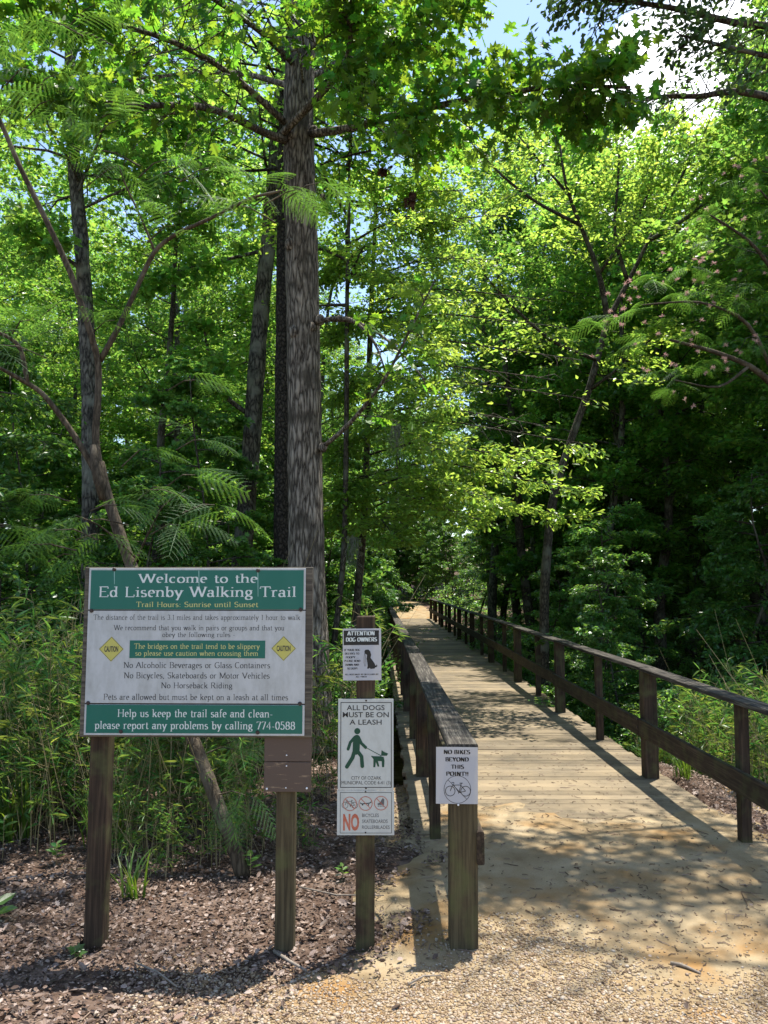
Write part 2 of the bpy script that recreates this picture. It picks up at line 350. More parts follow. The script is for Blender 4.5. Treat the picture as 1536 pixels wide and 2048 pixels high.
M = dict(
    sand=earth('sand', [(.25, (.15, .10, .052)), (.45, (.235, .175, .10)), (.62, (.30, .235, .145)), (.8, (.36, .29, .20))], 2.2, 90, .006, (.24, .125, .038)),
    soil=earth('soil', [(.28, (.03, .02, .014)), (.48, (.085, .055, .04)), (.68, (.16, .115, .088))], 3.5, 45, .03),
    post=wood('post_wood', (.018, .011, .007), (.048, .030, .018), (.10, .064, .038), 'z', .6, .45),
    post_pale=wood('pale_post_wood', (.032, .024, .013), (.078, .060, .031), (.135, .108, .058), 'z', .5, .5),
    rail=wood('rail_wood', (.014, .009, .006), (.045, .030, .019), (.11, .08, .05), 'y', .7, .3),
    cap=wood('cap_wood', (.012, .010, .009), (.045, .038, .031), (.20, .18, .145), 'y', .75),
    deck=wood('deck_wood', (.065, .052, .035), (.142, .114, .077), (.205, .168, .114), 'x', .5, 0, 1.0, (.222, .171, .105)),
    backing=wood('backing_wood', (.035, .03, .024), (.10, .085, .065), (.20, .17, .125), 'x', .6),
    oakbark=bark('oak_bark', (.036, .028, .021), (.37, .315, .25), 26, 4.2, (.06, .05, .037), .04),
    darkbark=bark('blocky_dark_bark', (.008, .007, .006), (.07, .058, .045), 22, 14, None, .03),
    greybark=bark('grey_bark', (.02, .018, .015), (.17, .155, .125), 18, 6, (.20, .20, .16), .02),
    thinbark=bark('thin_bark', (.018, .015, .011), (.115, .095, .072), 26, 10, (.13, .13, .10), .008),
    mimbark=bark('smooth_bark', (.04, .031, .021), (.115, .09, .062), 34, 9, (.17, .145, .108), .008),
    oakleaf=leaf('oak_leaf', (.05, .125, .017), (.26, .48, .032), .46, .42, .45, .035),
    beech=leaf('beech_leaf', (.10, .20, .035), (.55, .77, .10), .52, .32, .3, .02),
    maple=leaf('maple_leaf', (.055, .135, .034), (.25, .46, .065), .44, .3, .35, .025, .45),
    dark_leaf=leaf('dark_leaf', (.030, .075, .018), (.07, .17, .02), .35, .35, .35, .02, .45),
    canopy=leaf('canopy_leaf', (.065, .155, .03), (.34, .58, .075), .48, .34, .4, .03),
    waterleaf=leaf('small_oak_leaf', (.04, .075, .025), (.08, .15, .03), .35, .4, .3, .02),
    frond=leaf('frond_leaf', (.05, .125, .04), (.22, .44, .05), .42, .5, .25, .015, .25),
    cane=leaf('cane_leaf', (.07, .135, .036), (.25, .40, .055), .42, .4, .4, .055, .4),
    grass=leaf('grass_blade', (.07, .14, .02), (.22, .36, .03), .4, .4, .3, .02, .4),
    needle=leaf('pine_needle', (.05, .085, .045), (.06, .10, .04), .25, .5, .3, .02),
    stem=island('cane_stem', [(0, (.16, .14, .05)), (.5, (.28, .23, .11)), (1, (.36, .29, .17))]),
    litter=island('fallen_leaf', [(0, (.04, .024, .016)), (.4, (.115, .074, .054)), (.72, (.20, .14, .108)), (.92, (.36, .285, .24)), (1, (.19, .10, .065))], .6, .35, .15),
    pebble=island('pebble', [(0, (.13, .08, .04)), (.3, (.225, .15, .08)), (.6, (.30, .225, .145)), (.87, (.37, .31, .24)), (1, (.18, .11, .07))], .6, .3),
    twig=island('twig', [(0, (.05, .03, .02)), (.5, (.13, .085, .055)), (1, (.26, .19, .14))]),
    stick=plain('grey_stick', (.24, .20, .16), .85, dirt=.7, dirt_c=(.09, .07, .05), dscale=(40, 40, 40)),
    moss=island('hanging_moss', [(0, (.16, .17, .12)), (1, (.34, .35, .27))], .9, .1, .3),
    dead=island('dead_leaf', [(0, (.03, .015, .010)), (1, (.10, .05, .03))], .8, .2, .2),
    pink=island('pink_blossom', [(0, (.60, .34, .32)), (.6, (.68, .46, .42)), (1, (.72, .56, .48))], .8, .1, .4),
    mossy=plain('green_moss', (.05, .075, .02), .95, dirt=.6, dirt_c=(.03, .03, .015)),
    white=plain('white_panel', (.44, .45, .45), .45, .4, dirt=.7, dirt_c=(.26, .265, .245), dscale=(14, 14, 6)),
    pwhite=plain('sign_white', (.45, .47, .45), .4, .4, dirt=.35, dirt_c=(.28, .28, .25), dscale=(30, 30, 14)),
    green=plain('sign_green', (.0, .105, .075), .4, .4, dirt=.2, dirt_c=(.03, .15, .115), dscale=(8, 8, 3)),
    dgreen=plain('pictogram_green', (.008, .055, .032), .5),
    ltext=plain('pale_lettering', (.56, .6, .58), .5), ytext=plain('yellow_lettering', (.46, .45, .17), .5),
    dtext=plain('dark_lettering', (.035, .035, .038), .5), gtext=plain('grey_lettering', (.10, .10, .105), .5),
    yellow=plain('caution_yellow', (.46, .42, .10), .5, dirt=.3, dirt_c=(.45, .42, .2)),
    red=plain('faded_red', (.38, .09, .05), .5, dirt=.4, dirt_c=(.6, .3, .22)),
    bolt=plain('bolt_head', (.035, .022, .018), .6, .4), screw=plain('screw_head', (.75, .76, .76), .35, .5),
    gap=plain('panel_joint', (.03, .026, .022), .8),
    brown=plain('brown_paint', (.085, .058, .045), .55, .35, dirt=.85, dirt_c=(.24, .17, .11), dscale=(7, 7, 60)),
    black=plain('print_black', (.012, .012, .013), .4), streak=plain('pale_streak', (.25, .42, .38), .5),
)
# brown paint: only small horizontal scratches show the wood
for nd in M['brown'].node_tree.nodes:
    if nd.type == 'VALTORGB': nd.color_ramp.elements[0].position = .585; nd.color_ramp.elements[1].position = .64
def paper_mat():
    m, t, N, L = new_mat('laminated_paper')
    o = N('ShaderNodeOutputMaterial'); b = N('ShaderNodeBsdfPrincipled'); b.inputs['Base Color'].default_value = (.50, .52, .58, 1)
    b.inputs['Roughness'].default_value = .25; b.inputs['Specular IOR Level'].default_value = .5
    tl = N('ShaderNodeBsdfTranslucent'); tl.inputs['Color'].default_value = (.75, .68, .5, 1)
    ms = N('ShaderNodeMixShader'); ms.inputs['Fac'].default_value = .3
    n1 = N('ShaderNodeTexNoise'); n1.inputs['Scale'].default_value = 9; tcn = N('ShaderNodeTexCoord'); L(tcn.outputs['Object'], n1.inputs['Vector'])
    bp = N('ShaderNodeBump'); bp.inputs['Distance'].default_value = .004; bp.inputs['Strength'].default_value = .5; L(n1.outputs['Fac'], bp.inputs['Height']); L(bp.outputs[0], b.inputs['Normal'])
    L(b.outputs[0], ms.inputs[1]); L(tl.outputs[0], ms.inputs[2]); L(ms.outputs[0], o.inputs[0])
    return m
M['paper'] = paper_mat()

# ------------------------------------------------------------------ the setting: ground, path
def vnoise(x, y, s):
    x = np.asarray(x, float) / s; y = np.asarray(y, float) / s
    return (np.sin(1.7*x + 2.3*np.sin(.9*y + 1)) + np.sin(2.1*y + 1.9*np.sin(1.1*x + 2)) + np.sin(3.7*x - 2.9*y + 1.3) * .5) / 2.5

def gz(x, y):
    x = np.asarray(x, float); y = np.asarray(y, float)
    rav = sstep(8.5, 14, y) * (1 - sstep(31, 41.5, y))
    z = -1.5 * rav
    z = z - .45 * sstep(3.0, 4.6, x) * sstep(5.0, 8.5, y) * (1 - sstep(36, 42, y))
    z = z + .022 * np.maximum(0, y - 44) + 3.0 * sstep(3.6, 16, x) * sstep(36, 70, y) + 1.6 * sstep(-2, -16, x) * sstep(36, 70, y)
    z = z + 5 * sstep(75, 125, np.hypot(x, y))
    off = (1 - np.exp(-((x - 1.6) / 2.2) ** 2) * (y < 60))
    z = z + .03 * vnoise(x, y, .9) + .10 * vnoise(x, y, 4.5) * sstep(5, 9, np.hypot(x, y)) * off
    d = np.minimum(x + .1, 3.0 - x)
    return z - .012 - .07 * sstep(.1, .5, d) * (y < 6.4) - .30 * sstep(-.12, .2, d) * sstep(6.1, 6.4, y) * (1 - sstep(43.3, 44, y))

def grid(name, xs, ys, zf, mat):
    X, Y = np.meshgrid(xs, ys)
    V = np.stack([X, Y, zf(X, Y)], -1).reshape(-1, 3)
    nx, ny = len(xs), len(ys)
    i = np.arange(ny - 1)[:, None] * nx; j = np.arange(nx - 1)[None, :]
    Fq = np.stack([i + j, i + j + 1, i + nx + j + 1, i + nx + j], -1).reshape(-1, 4)
    mb = MB(); mb.add(V, Fq, 0, True)
    return tag(mb.build(name, mat), kind='structure')

u = np.linspace(-1, 1, 241); xs = 3.0 * np.sinh(u * 4.2) / np.sinh(4.2) * 50 / 1.0
xs = np.sign(u) * (np.abs(u) * 12 + np.abs(u) ** 4 * 140)
ys = np.concatenate([np.linspace(-12, 2.4, 20), np.linspace(2.5, 14, 130), np.linspace(14.2, 60, 120), np.linspace(61, 180, 50)])
grid('ground', xs, ys, gz, M['soil'])

def left_edge(y):   # the path's ragged border
    return np.interp(y, [-12, 2.6, 3.6, 4.1, 4.6, 5.2, 5.9, 6.6, 7.4], [-3.5, -1.9, -.9, -.35, .02, -.10, .15, .30, .35])
def path_z(x, y):
    d = np.minimum(x - left_edge(y), (3.2 + .10 * (5 - y)) - x)
    d = d + .16 * vnoise(x, y, .35) + .10 * vnoise(x + 7, y, .13)
    top = .012 + .012 * vnoise(x, y, .8)
    z = np.where(d > 0, top, top - .09) * 1.0
    z = top - .075 * (1 - sstep(-.25, .18, d))
    on_deck = sstep(6.5, 7.8, y + .45 * vnoise(x, 0 * y, .5) + .16 * vnoise(x, y, .16))
    return z - .045 * on_deck
grid('path', np.linspace(-4.5, 4.2, 220), np.concatenate([np.linspace(-6, 2.6, 20), np.linspace(2.65, 8.2, 190)]), path_z, M['sand'])

def trail_z(x, y):
    cx = 1.4 + .02 * (y - 43) ** 1.5 * -.08
    d = 1.7 - np.abs(x - cx) + .25 * vnoise(x, y, .7)
    return gz(x, y) + .05 - .16 * (1 - sstep(-.3, .3, d))
grid('trail', np.linspace(-2, 5, 50), np.linspace(43.4, 66, 90), trail_z, M['sand'])

# ------------------------------------------------------------------ the footbridge
def bl(y): return .437 - .008 * (y - 4.46)
def br(y): return 2.76 - .004 * (y - 8)
bridge = thing('footbridge', 'long straight wooden footbridge with plank deck and dark weathered post and rail sides', 'footbridge', (1.6, 6.3, 0))
def bpart(mb, name, mat, label=None):
    o = mb.build(name, mat); o.parent = bridge; o.matrix_parent_inverse = bridge.matrix_world.inverted()
    o.location = Vector(o.location) - Vector((1.6, 6.3, 0)); o.matrix_parent_inverse.identity()
    if label: o['label'] = label
    return o
mb = MB(); y = 6.36
while y < 43.6:
    wv = .143 + rng.normal(0, .0015); dz = rng.normal(0, .002)
    x0, x1 = bl(y) - .19 + rng.normal(0, .012), br(y) + .17 + rng.normal(0, .012)
    mb.box(x0, x1, y, y + wv - .0065, -.042 + dz, dz, 0, .003)
    y += wv
bpart(mb, 'deck', M['deck'])
for s, f in ((-1, bl), (1, br)):
    mb = MB()
    ya = np.linspace(6.5, 43.5, 10)
    for a, b_ in zip(ya[:-1], ya[1:]):
        xa, xb = f(a) + s * .10, f(b_) + s * .10
        v = [(xa-.04, a, -.33), (xa+.04, a, -.33), (xb+.04, b_-.004, -.33), (xb-.04, b_-.004, -.33), (xa-.04, a, -.05), (xa+.04, a, -.05), (xb+.04, b_-.004, -.05), (xb-.04, b_-.004, -.05)]
        mb.add(v, np.array([(0,3,2,1),(4,5,6,7),(0,1,5,4),(1,2,6,5),(2,3,7,6),(3,0,4,7)]))
    bpart(mb, 'edge_beam', M['rail'])
post_ys = {-1: [4.46, 8.25, 12.3, 16.1, 20.0, 23.9, 27.8, 31.7, 35.6, 39.5, 43.2], 1: [4.3, 8.18, 12.2, 15.9, 19.7, 23.8, 27.7, 31.6, 35.5, 39.4, 43.2]}
def beam_strip(mb, f, y0, y1, x0, x1, z0, z1, dz=0.0, n=4):
    """a sawn board that runs along the bridge, a little bowed"""
    ysg = np.linspace(y0, y1, n); cs = []
    bow = rng.normal(0, .004)
    for i, yy in enumerate(ysg):
        zz = dz + bow * sin(pi * i / (n - 1)); b = .006
        xc = f(yy)
        cs.append([(xc+x0+b, yy, z0+zz), (xc+x1-b, yy, z0+zz), (xc+x1, yy, z0+zz+b), (xc+x1, yy, z1+zz-b), (xc+x1-b, yy, z1+zz), (xc+x0+b, yy, z1+zz), (xc+x0, yy, z1+zz-b), (xc+x0, yy, z0+zz+b)])
    v = np.array(cs).reshape(-1, 3); fs = []
    for i in range(n - 1):
        for k in range(8): fs.append((i*8+k, i*8+(k+1) % 8, (i+1)*8+(k+1) % 8, (i+1)*8+k))
    fs.append(tuple(range(8))[::-1]); fs.append(tuple(range((n-1)*8, n*8)))
    mb.add(v, fs)
for s, f, side in ((-1, bl, 'west'), (1, br, 'east')):
    py = post_ys[s]
    capz = 1.07 if s < 0 else 1.082
    cap, mid = MB(), MB()
    for i in range(len(py) - 1):
        a, b_ = py[i] - (.085 if i == 0 else 0), py[i+1] + (.08 if i == len(py) - 2 else 0)
        beam_strip(cap, f, a, b_ - .006, -.085, .085, capz, capz + .038, rng.normal(0, .003))
        off = (.072, .112) if s < 0 else (-.112, -.072)
        beam_strip(mid, f, a + (.0 if i else -.015), b_ - .008, off[0], off[1], .46 if s < 0 else .43, .635 if s < 0 else .605, rng.normal(0, .008))
    bpart(cap, 'handrail', M['cap']); bpart(mid, 'lower_rail', M['rail'])
    for i, yy in enumerate(py):
        mb = MB(); hw = .078 if i == 0 else .071
        mb.box(-hw, hw, -hw, hw, -1.4 if 0 < i < 9 else -.5, capz - .003, 0, .007, .0015)
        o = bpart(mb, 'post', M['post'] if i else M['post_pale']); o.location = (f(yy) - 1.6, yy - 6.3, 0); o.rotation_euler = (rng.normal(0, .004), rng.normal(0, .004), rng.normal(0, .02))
        if i < 6:
            for zb in (.50, .585):
                b_ = MB(); xs_ = .113 if s < 0 else -.113; th = np.arange(8) / 8 * 2 * pi
                b_.tube(np.array([(xs_ - .004 * np.sign(xs_), 0, zb), (xs_ + .008 * np.sign(xs_), 0, zb)]), .014, 8, smooth=False)
                ob = bpart(b_, 'bolt', M['bolt']); ob.location = (f(yy) - 1.6, yy - 6.3 + (.02 if i else .0), 0)
        if i < len(py) - 1:
            ym = yy + (py[i+1] - yy) * .475
            mb = MB(); mb.box(-.042, .042, -.042, .042, -.3, capz - .003, 0, .005, .001)
            o = bpart(mb, 'baluster', M['post']); o.location = (f(ym) + s * .02 - 1.6, ym - 6.3, 0); o.rotation_euler = (rng.normal(0, .006), rng.normal(0, .006), 0)

# ------------------------------------------------------------------ lettering
# a stroke alphabet: points and arcs (cx, cy, rx, ry, a0, a1), cap height 10
E = lambda cx, cy, rx, ry, a0=0, a1=360: (cx, cy, rx, ry, a0, a1)
GL = {
 'A': (9.4, [[(.4,0),(4.7,10)], [(4.7,10),(9,0)], [(2.2,3.6),(7.2,3.6)]], [(.4,0),(9,0)]),
 'B': (8, [[(1.4,0),(1.4,10)], [(1.4,10),(4,10),E(4,7.6,2.6,2.4,90,-90),(1.4,5.2)], [(4,5.2),E(4.2,2.6,3,2.6,90,-90),(1.4,0)]], [(1.1,0),(1.1,10)]),
 'C': (8.6, [[E(4.8,5,4.1,5,50,310)]], []),
 'D': (9.2, [[(1.4,0),(1.4,10)], [(1.4,10),(3.6,10),E(3.6,5,4.8,5,90,-90),(1.4,0)]], [(1.1,0),(1.1,10)]),
 'E': (7.8, [[(1.4,0),(1.4,10)], [(.4,10),(7,10),(7,8.3)], [(1.4,5.2),(5.6,5.2)], [(.4,0),(7.2,0),(7.2,1.9)]], []),
 'F': (7.4, [[(1.4,0),(1.4,10)], [(.4,10),(6.9,10),(6.9,8.3)], [(1.4,5.2),(5.4,5.2)]], [(1.4,0)]),
 'G': (9.2, [[E(4.9,5,4.2,5,50,330)], [(8.4,1.6),(8.4,4.6)], [(5.8,4.6),(8.8,4.6)]], []),
 'H': (9.8, [[(1.6,0),(1.6,10)], [(8.2,0),(8.2,10)], [(1.6,5.2),(8.2,5.2)]], [(1.6,0),(1.6,10),(8.2,0),(8.2,10)]),
 'I': (4, [[(2,0),(2,10)]], [(2,0),(2,10)]),
 'K': (9.2, [[(1.6,0),(1.6,10)], [(1.6,4.2),(7.6,10)], [(3.6,6.1),(8.4,0)]], [(1.6,0),(1.6,10),(8.2,0),(7.6,10)]),
 'L': (7.8, [[(1.6,0),(1.6,10)], [(.5,0),(7.2,0),(7.2,2)]], [(1.6,10)]),
 'M': (11.4, [[(1.4,0),(1.4,10)], [(1.4,10),(5.7,.6)], [(5.7,.6),(10,10)], [(10,10),(10,0)]], [(1.4,0),(10,0),(.9,10),(10.5,10)]),
 'N': (9.8, [[(1.5,0),(1.5,10)], [(1.5,10),(8.3,0)], [(8.3,0),(8.3,10)]], [(1.5,0),(8.3,10),(.9,10)]),
 'O': (9.8, [[E(4.9,5,4.2,5)]], []),
 'P': (8, [[(1.4,0),(1.4,10)], [(1.4,10),(4.2,10),E(4.2,7.4,2.9,2.6,90,-90),(1.4,4.8)]], [(1.4,0),(1.1,10)]),
 'R': (9, [[(1.4,0),(1.4,10)], [(1.4,10),(4.2,10),E(4.2,7.5,2.9,2.5,90,-90),(1.4,5)], [(4.4,5),(8,0)]], [(1.4,0),(1.1,10),(8.2,0)]),
 'S': (7, [[E(3.5,7.6,2.6,2.4,35,240),E(3.4,2.6,2.9,2.6,75,-150)]], []),
 'T': (8.6, [[(4.3,0),(4.3,10)], [(.5,8.2),(.5,10),(8.1,10),(8.1,8.2)]], [(4.3,0)]),
 'U': (9.6, [[(1.5,10),(1.5,3.4),E(4.8,3.4,3.3,3.4,180,360),(8.1,10)]], [(1.5,10),(8.1,10)]),
 'V': (9.2, [[(.6,10),(4.7,0)], [(4.7,0),(8.6,10)]], [(.7,10),(8.5,10)]),
 'W': (13, [[(.6,10),(3.8,0)], [(3.8,0),(6.6,10)], [(6.6,10),(9.6,0)], [(9.6,0),(12.4,10)]], [(.7,10),(6.4,10),(12.3,10)]),
 'Y': (8.8, [[(.6,10),(4.4,4.8)], [(8.2,10),(4.4,4.8)], [(4.4,4.8),(4.4,0)]], [(.7,10),(8.1,10),(4.4,0)]),
 'a': (6, [[E(2.7,4.7,1.7,1.8,165,0),(4.4,.3)], [E(2.5,1.9,1.9,1.8)], [(4.4,.8),(5.5,.2)]], []),
 'b': (6.6, [[(1.3,0),(1.3,10.3)], [E(3.5,3.2,2.2,3.2)]], [(.9,10.2)]),
 'c': (5.6, [[E(3,3.2,2.3,3.2,50,310)]], []),
 'd': (6.7, [[(5.2,0),(5.2,10.3)], [E(3.1,3.2,2.2,3.2)], [(5.2,.2),(6.3,.2)]], [(4.8,10.2)]),
 'e': (5.7, [[(.9,3.6),(5,3.6),E(2.95,3.3,2.1,3.2,8,300)]], []),
 'f': (4.2, [[(1.9,0),(1.9,8.2),E(3.3,8.3,1.4,2,180,50)], [(.5,6.3),(3.8,6.3)]], [(1.9,0)]),
 'g': (6.2, [[E(2.9,4.3,1.9,2.2)], [E(3,-1,2.4,1.7)], [(1.6,2.4),(1.4,1.2),(4,.7)], [(4.2,6),(5.8,6.3)]], []),
 'h': (7, [[(1.3,0),(1.3,10.3)], [(1.3,4.4),E(3.5,4.4,2,2,170,0),(5.5,0)]], [(1.3,0),(5.5,0),(.9,10.2)]),
 'i': (3.4, [[(1.7,0),(1.7,6.5)], [(1.7,8.6),(1.7,9.6)]], [(1.7,0),(1.3,6.4)]),
 'k': (6.8, [[(1.3,0),(1.3,10.3)], [(1.3,2.6),(5.2,6.4)], [(2.7,4),(5.8,0)]], [(1.3,0),(5.7,0),(5.1,6.4),(.9,10.2)]),
 'l': (3.4, [[(1.7,0),(1.7,10.3)]], [(1.7,0),(1.3,10.2)]),
 'm': (10.4, [[(1.3,0),(1.3,6.5)], [(1.3,4.5),E(3.2,4.5,1.9,1.9,170,0),(5.1,0)], [(5.1,4.5),E(7,4.5,1.9,1.9,170,0),(8.9,0)]], [(1.3,0),(5.1,0),(8.9,0),(.9,6.4)]),
 'n': (7, [[(1.3,0),(1.3,6.5)], [(1.3,4.4),E(3.5,4.4,2,2,170,0),(5.5,0)]], [(1.3,0),(5.5,0),(.9,6.4)]),
 'o': (6.4, [[E(3.2,3.2,2.5,3.2)]], []),
 'p': (6.6, [[(1.3,-3.2),(1.3,6.5)], [E(3.5,3.2,2.2,3.2)]], [(1.3,-3.2),(.9,6.4)]),
 'r': (4.8, [[(1.3,0),(1.3,6.5)], [(1.3,4.2),E(3.2,4.4,1.9,2,170,55)]], [(1.5,0),(.9,6.4)]),
 's': (5, [[E(2.5,4.9,1.7,1.5,40,250),E(2.4,1.7,1.9,1.7,75,-150)]], []),
 't': (4, [[(1.8,8.4),(1.8,1.6),E(3.1,1.6,1.3,1.5,180,320)], [(.4,6.3),(3.6,6.3)]], []),
 'u': (6.9, [[(1.4,6.5),(1.4,2.2),E(3.4,2.2,2,2.1,180,350),(5.4,6.5)], [(5.4,2),(5.4,0)], [(5.4,.2),(6.5,.2)]], [(1,6.4),(5,6.4)]),
 'v': (6.4, [[(.7,6.5),(3.2,0)], [(3.2,0),(5.7,6.5)]], [(.8,6.4),(5.6,6.4)]),
 'w': (9.4, [[(.7,6.5),(2.7,0)], [(2.7,0),(4.7,6.5)], [(4.7,6.5),(6.8,0)], [(6.8,0),(8.7,6.5)]], [(.8,6.4),(4.5,6.4),(8.6,6.4)]),
 'x': (6.4, [[(.8,6.5),(5.6,0)], [(5.4,6.5),(.8,0)]], [(.8,6.4),(5.4,6.4),(.9,0),(5.5,0)]),
 'y': (6.4, [[(.7,6.5),(3.3,.2)], [(5.7,6.5),(2.2,-3),(1,-3)]], [(.8,6.4),(5.6,6.4)]),
 '0': (6.6, [[E(3.3,5,2.5,5)]], []), '1': (5, [[(1.4,8.4),(2.8,10),(2.8,0)]], [(2.8,0)]),
 '3': (6.4, [[E(2.9,7.6,2.1,2.4,150,-80),E(2.9,2.7,2.6,2.6,85,-150)]], []),
 '4': (6.8, [[(4.6,0),(4.6,10),(.6,3),(6.3,3)]], []), '5': (6.4, [[(5.4,10),(1.6,10),(1.2,5.4),E(2.9,3.2,2.6,3.2,120,-150)]], []),
 '7': (6.4, [[(.8,8.6),(.8,10),(5.8,10),(2.4,0)]], []), '8': (6.6, [[E(3.3,7.5,2.1,2.5)], [E(3.3,2.6,2.5,2.6)]], []),
 '.': (3, [[(1.5,0),(1.5,1.1)]], []), ',': (3, [[(1.6,1),(1.2,-1.4)]], []), ':': (3.4, [[(1.7,0),(1.7,1.1)], [(1.7,5),(1.7,6.1)]], []),
 '-': (4.4, [[(.7,3.2),(3.7,3.2)]], []), '!': (3.4, [[(1.7,10),(1.7,3.2)], [(1.7,0),(1.7,1.3)]], []), ' ': (4.2, [], []),
}
def poly(stroke):
    p = []
    for q in stroke:
        if len(q) == 2: p.append(q)
        else:
            n = max(4, int(abs(q[5] - q[4]) / 22))
            for a in np.radians(np.linspace(q[4], q[5], n + 1)): p.append((q[0] + q[2]*cos(a), q[1] + q[3]*sin(a)))
    return np.array(p, float)
def strip(mb, pts, wid, y, mat, closed=False):
    """a flat ribbon in the XZ plane facing -Y; wid per point"""
    pts = np.asarray(pts, float)
    keep = np.r_[True, np.linalg.norm(np.diff(pts, axis=0), axis=1) > 1e-7]; pts = pts[keep]
    wid = np.broadcast_to(np.asarray(wid, float), (len(keep),))[keep]
    t = np.gradient(pts, axis=0)
    if closed or np.linalg.norm(pts[0] - pts[-1]) < 1e-6:
        t[0] = t[-1] = pts[1] - pts[-2]
    t /= np.linalg.norm(t, axis=1)[:, None] + 1e-12
    n = np.stack([-t[:, 1], t[:, 0]], -1) * wid[:, None] / 2
    a, b = pts + n, pts - n; m = len(pts)
    v = np.concatenate([np.stack([a[:, 0], np.full(m, y), a[:, 1]], -1), np.stack([b[:, 0], np.full(m, y), b[:, 1]], -1)])
    i = np.arange(m - 1)
    mb.add(v, np.stack([i, i + m, i + m + 1, i + 1], -1), mat)
def text(mb, s, x0, x1, z0, cap, y, mat, thick=1.15, thin=.5, serif=True, track=.5):
    """one line of lettering fitted between x0 and x1 on baseline z0"""
    pen = 0; items = []
    for ch in s:
        g = GL[ch]; items.append((pen, g)); pen += g[0] + track
    sx = (x1 - x0) / (pen - track); sz = cap / 10
    for pen, g in items:
        k = 0
        for st in g[1]:
            p = poly(st); q = np.stack([x0 + (p[:, 0] + pen) * sx, z0 + p[:, 1] * sz], -1)
            d = np.gradient(p, axis=0)
            th = np.arctan2(d[:, 1], d[:, 0]); wd = (thin + (thick - thin) * np.abs(np.sin(th - .17)) ** 1.3) * (sx * np.abs(np.sin(th)) + sz * np.abs(np.cos(th)))
            strip(mb, q, wd, y - k * 8e-5, mat); k += 1
        if serif:
            for (a, b) in g[2]:
                b2 = b - .25 if b > 5 else b + .25
                strip(mb, [(x0 + (pen + a - 1.35) * sx, z0 + b2 * sz), (x0 + (pen + a + 1.35) * sx, z0 + b2 * sz)], thin * sz * .95, y - k * 8e-5, mat); k += 1
_fc = {}
def sans(mb, s, x0, x1, z0, cap, y, mat, bold=0.0):
    """plain upright capitals from the built-in typeface"""
    cu = bpy.data.curves.new('lettering', 'FONT'); cu.body = s; cu.fill_mode = 'FRONT'; cu.resolution_u = 3; cu.offset = bold
    o = bpy.data.objects.new('lettering', cu); col.objects.link(o)
    dg = bpy.context.evaluated_depsgraph_get(); me = bpy.data.meshes.new_from_object(o.evaluated_get(dg))
    V = np.array([v.co[:] for v in me.vertices]); Fs = [list(p.vertices) for p in me.polygons]
    bpy.data.objects.remove(o); bpy.data.curves.remove(cu); bpy.data.meshes.remove(me)
    lo, hi = V.min(0), V.max(0)
    ch = .729 if not ('(' in s) else .729
    v = np.stack([x0 + (V[:, 0] - lo[0]) / (hi[0] - lo[0]) * (x1 - x0), np.full(len(V), y), z0 + V[:, 1] / ch * cap], -1)
    mb.add(v, Fs, mat)
def quad(mb, x0, x1, z0, z1, y, mat): mb.add([(x0, y, z0), (x1, y, z0), (x1, y, z1), (x0, y, z1)], np.array([(0, 1, 2, 3)]), mat)
def frame(mb, x0, x1, z0, z1, wd, y, mat):
    for a in ((x0, x1, z0, z0 + wd), (x0, x1, z1 - wd, z1), (x0, x0 + wd, z0 + wd, z1 - wd), (x1 - wd, x1, z0 + wd, z1 - wd)): quad(mb, *a, y, mat)
def ring(mb, cx, cz, r, wd, y, mat, n=28):
    strip(mb, [(cx + r*cos(a), cz + r*sin(a)) for a in np.linspace(0, 2*pi, n)], wd, y, mat, True)
def ngon(mb, pts, y, mat): 
    pts = np.asarray(pts, float)
    ar = np.sum(pts[:, 0]*np.roll(pts[:, 1], -1) - np.roll(pts[:, 0], -1)*pts[:, 1])
    if ar < 0: pts = pts[::-1]
    mb.add(np.stack([pts[:, 0], np.full(len(pts), y), pts[:, 1]], -1), [list(range(len(pts)))], mat)

# ------------------------------------------------------------------ the welcome sign
SW, SH = 1.23, .925
sc = P(391, 1302, 4.36)
ws = thing('welcome_sign', 'large green and white trail welcome sign board on two square timber posts', 'sign', (sc[0], 4.36, 0), R(-1.2))
def wl(x, y):      # survey crop -> sign face
    xl = 105 - (y - 80) * 47 / 990; xr = 1420 - (y - 72) * 15 / 993
    v = (y + .0099 * (x - 750) - 78) / 991
    return ((x - xl) / (xr - xl) - .5) * SW, sc[2] + (.5 - v) * SH
hx, hz = SW / 2, SH / 2; z0 = sc[2]
def zc(y): return z0 + (.5 - (y - 78) / 991) * SH
mb = MB(); mb.box(-hx - .028, hx + .038, .008, .05, z0 - hz - .012, z0 + hz + .006, 0, .003); mb.build('backing_board', M['backing'], ws)
mats = [M['white'], M['dtext'], M['ltext'], M['ytext'], M['green'], M['gap'], M['streak'], M['gtext']]
def wline(mb, s, x0, x1, ytop, ybot, y, mat, **k):
    cap = (ybot - ytop) / 991 * SH; yb = ybot + .0099 * ((x0 + x1) / 2 - 750)
    a = wl(x0, ybot)[0]; b = wl(x1, ybot)[0]
    text(mb, s, a, b, z0 + (.5 - (yb - 78) / 991) * SH, cap, y, mat, **k)
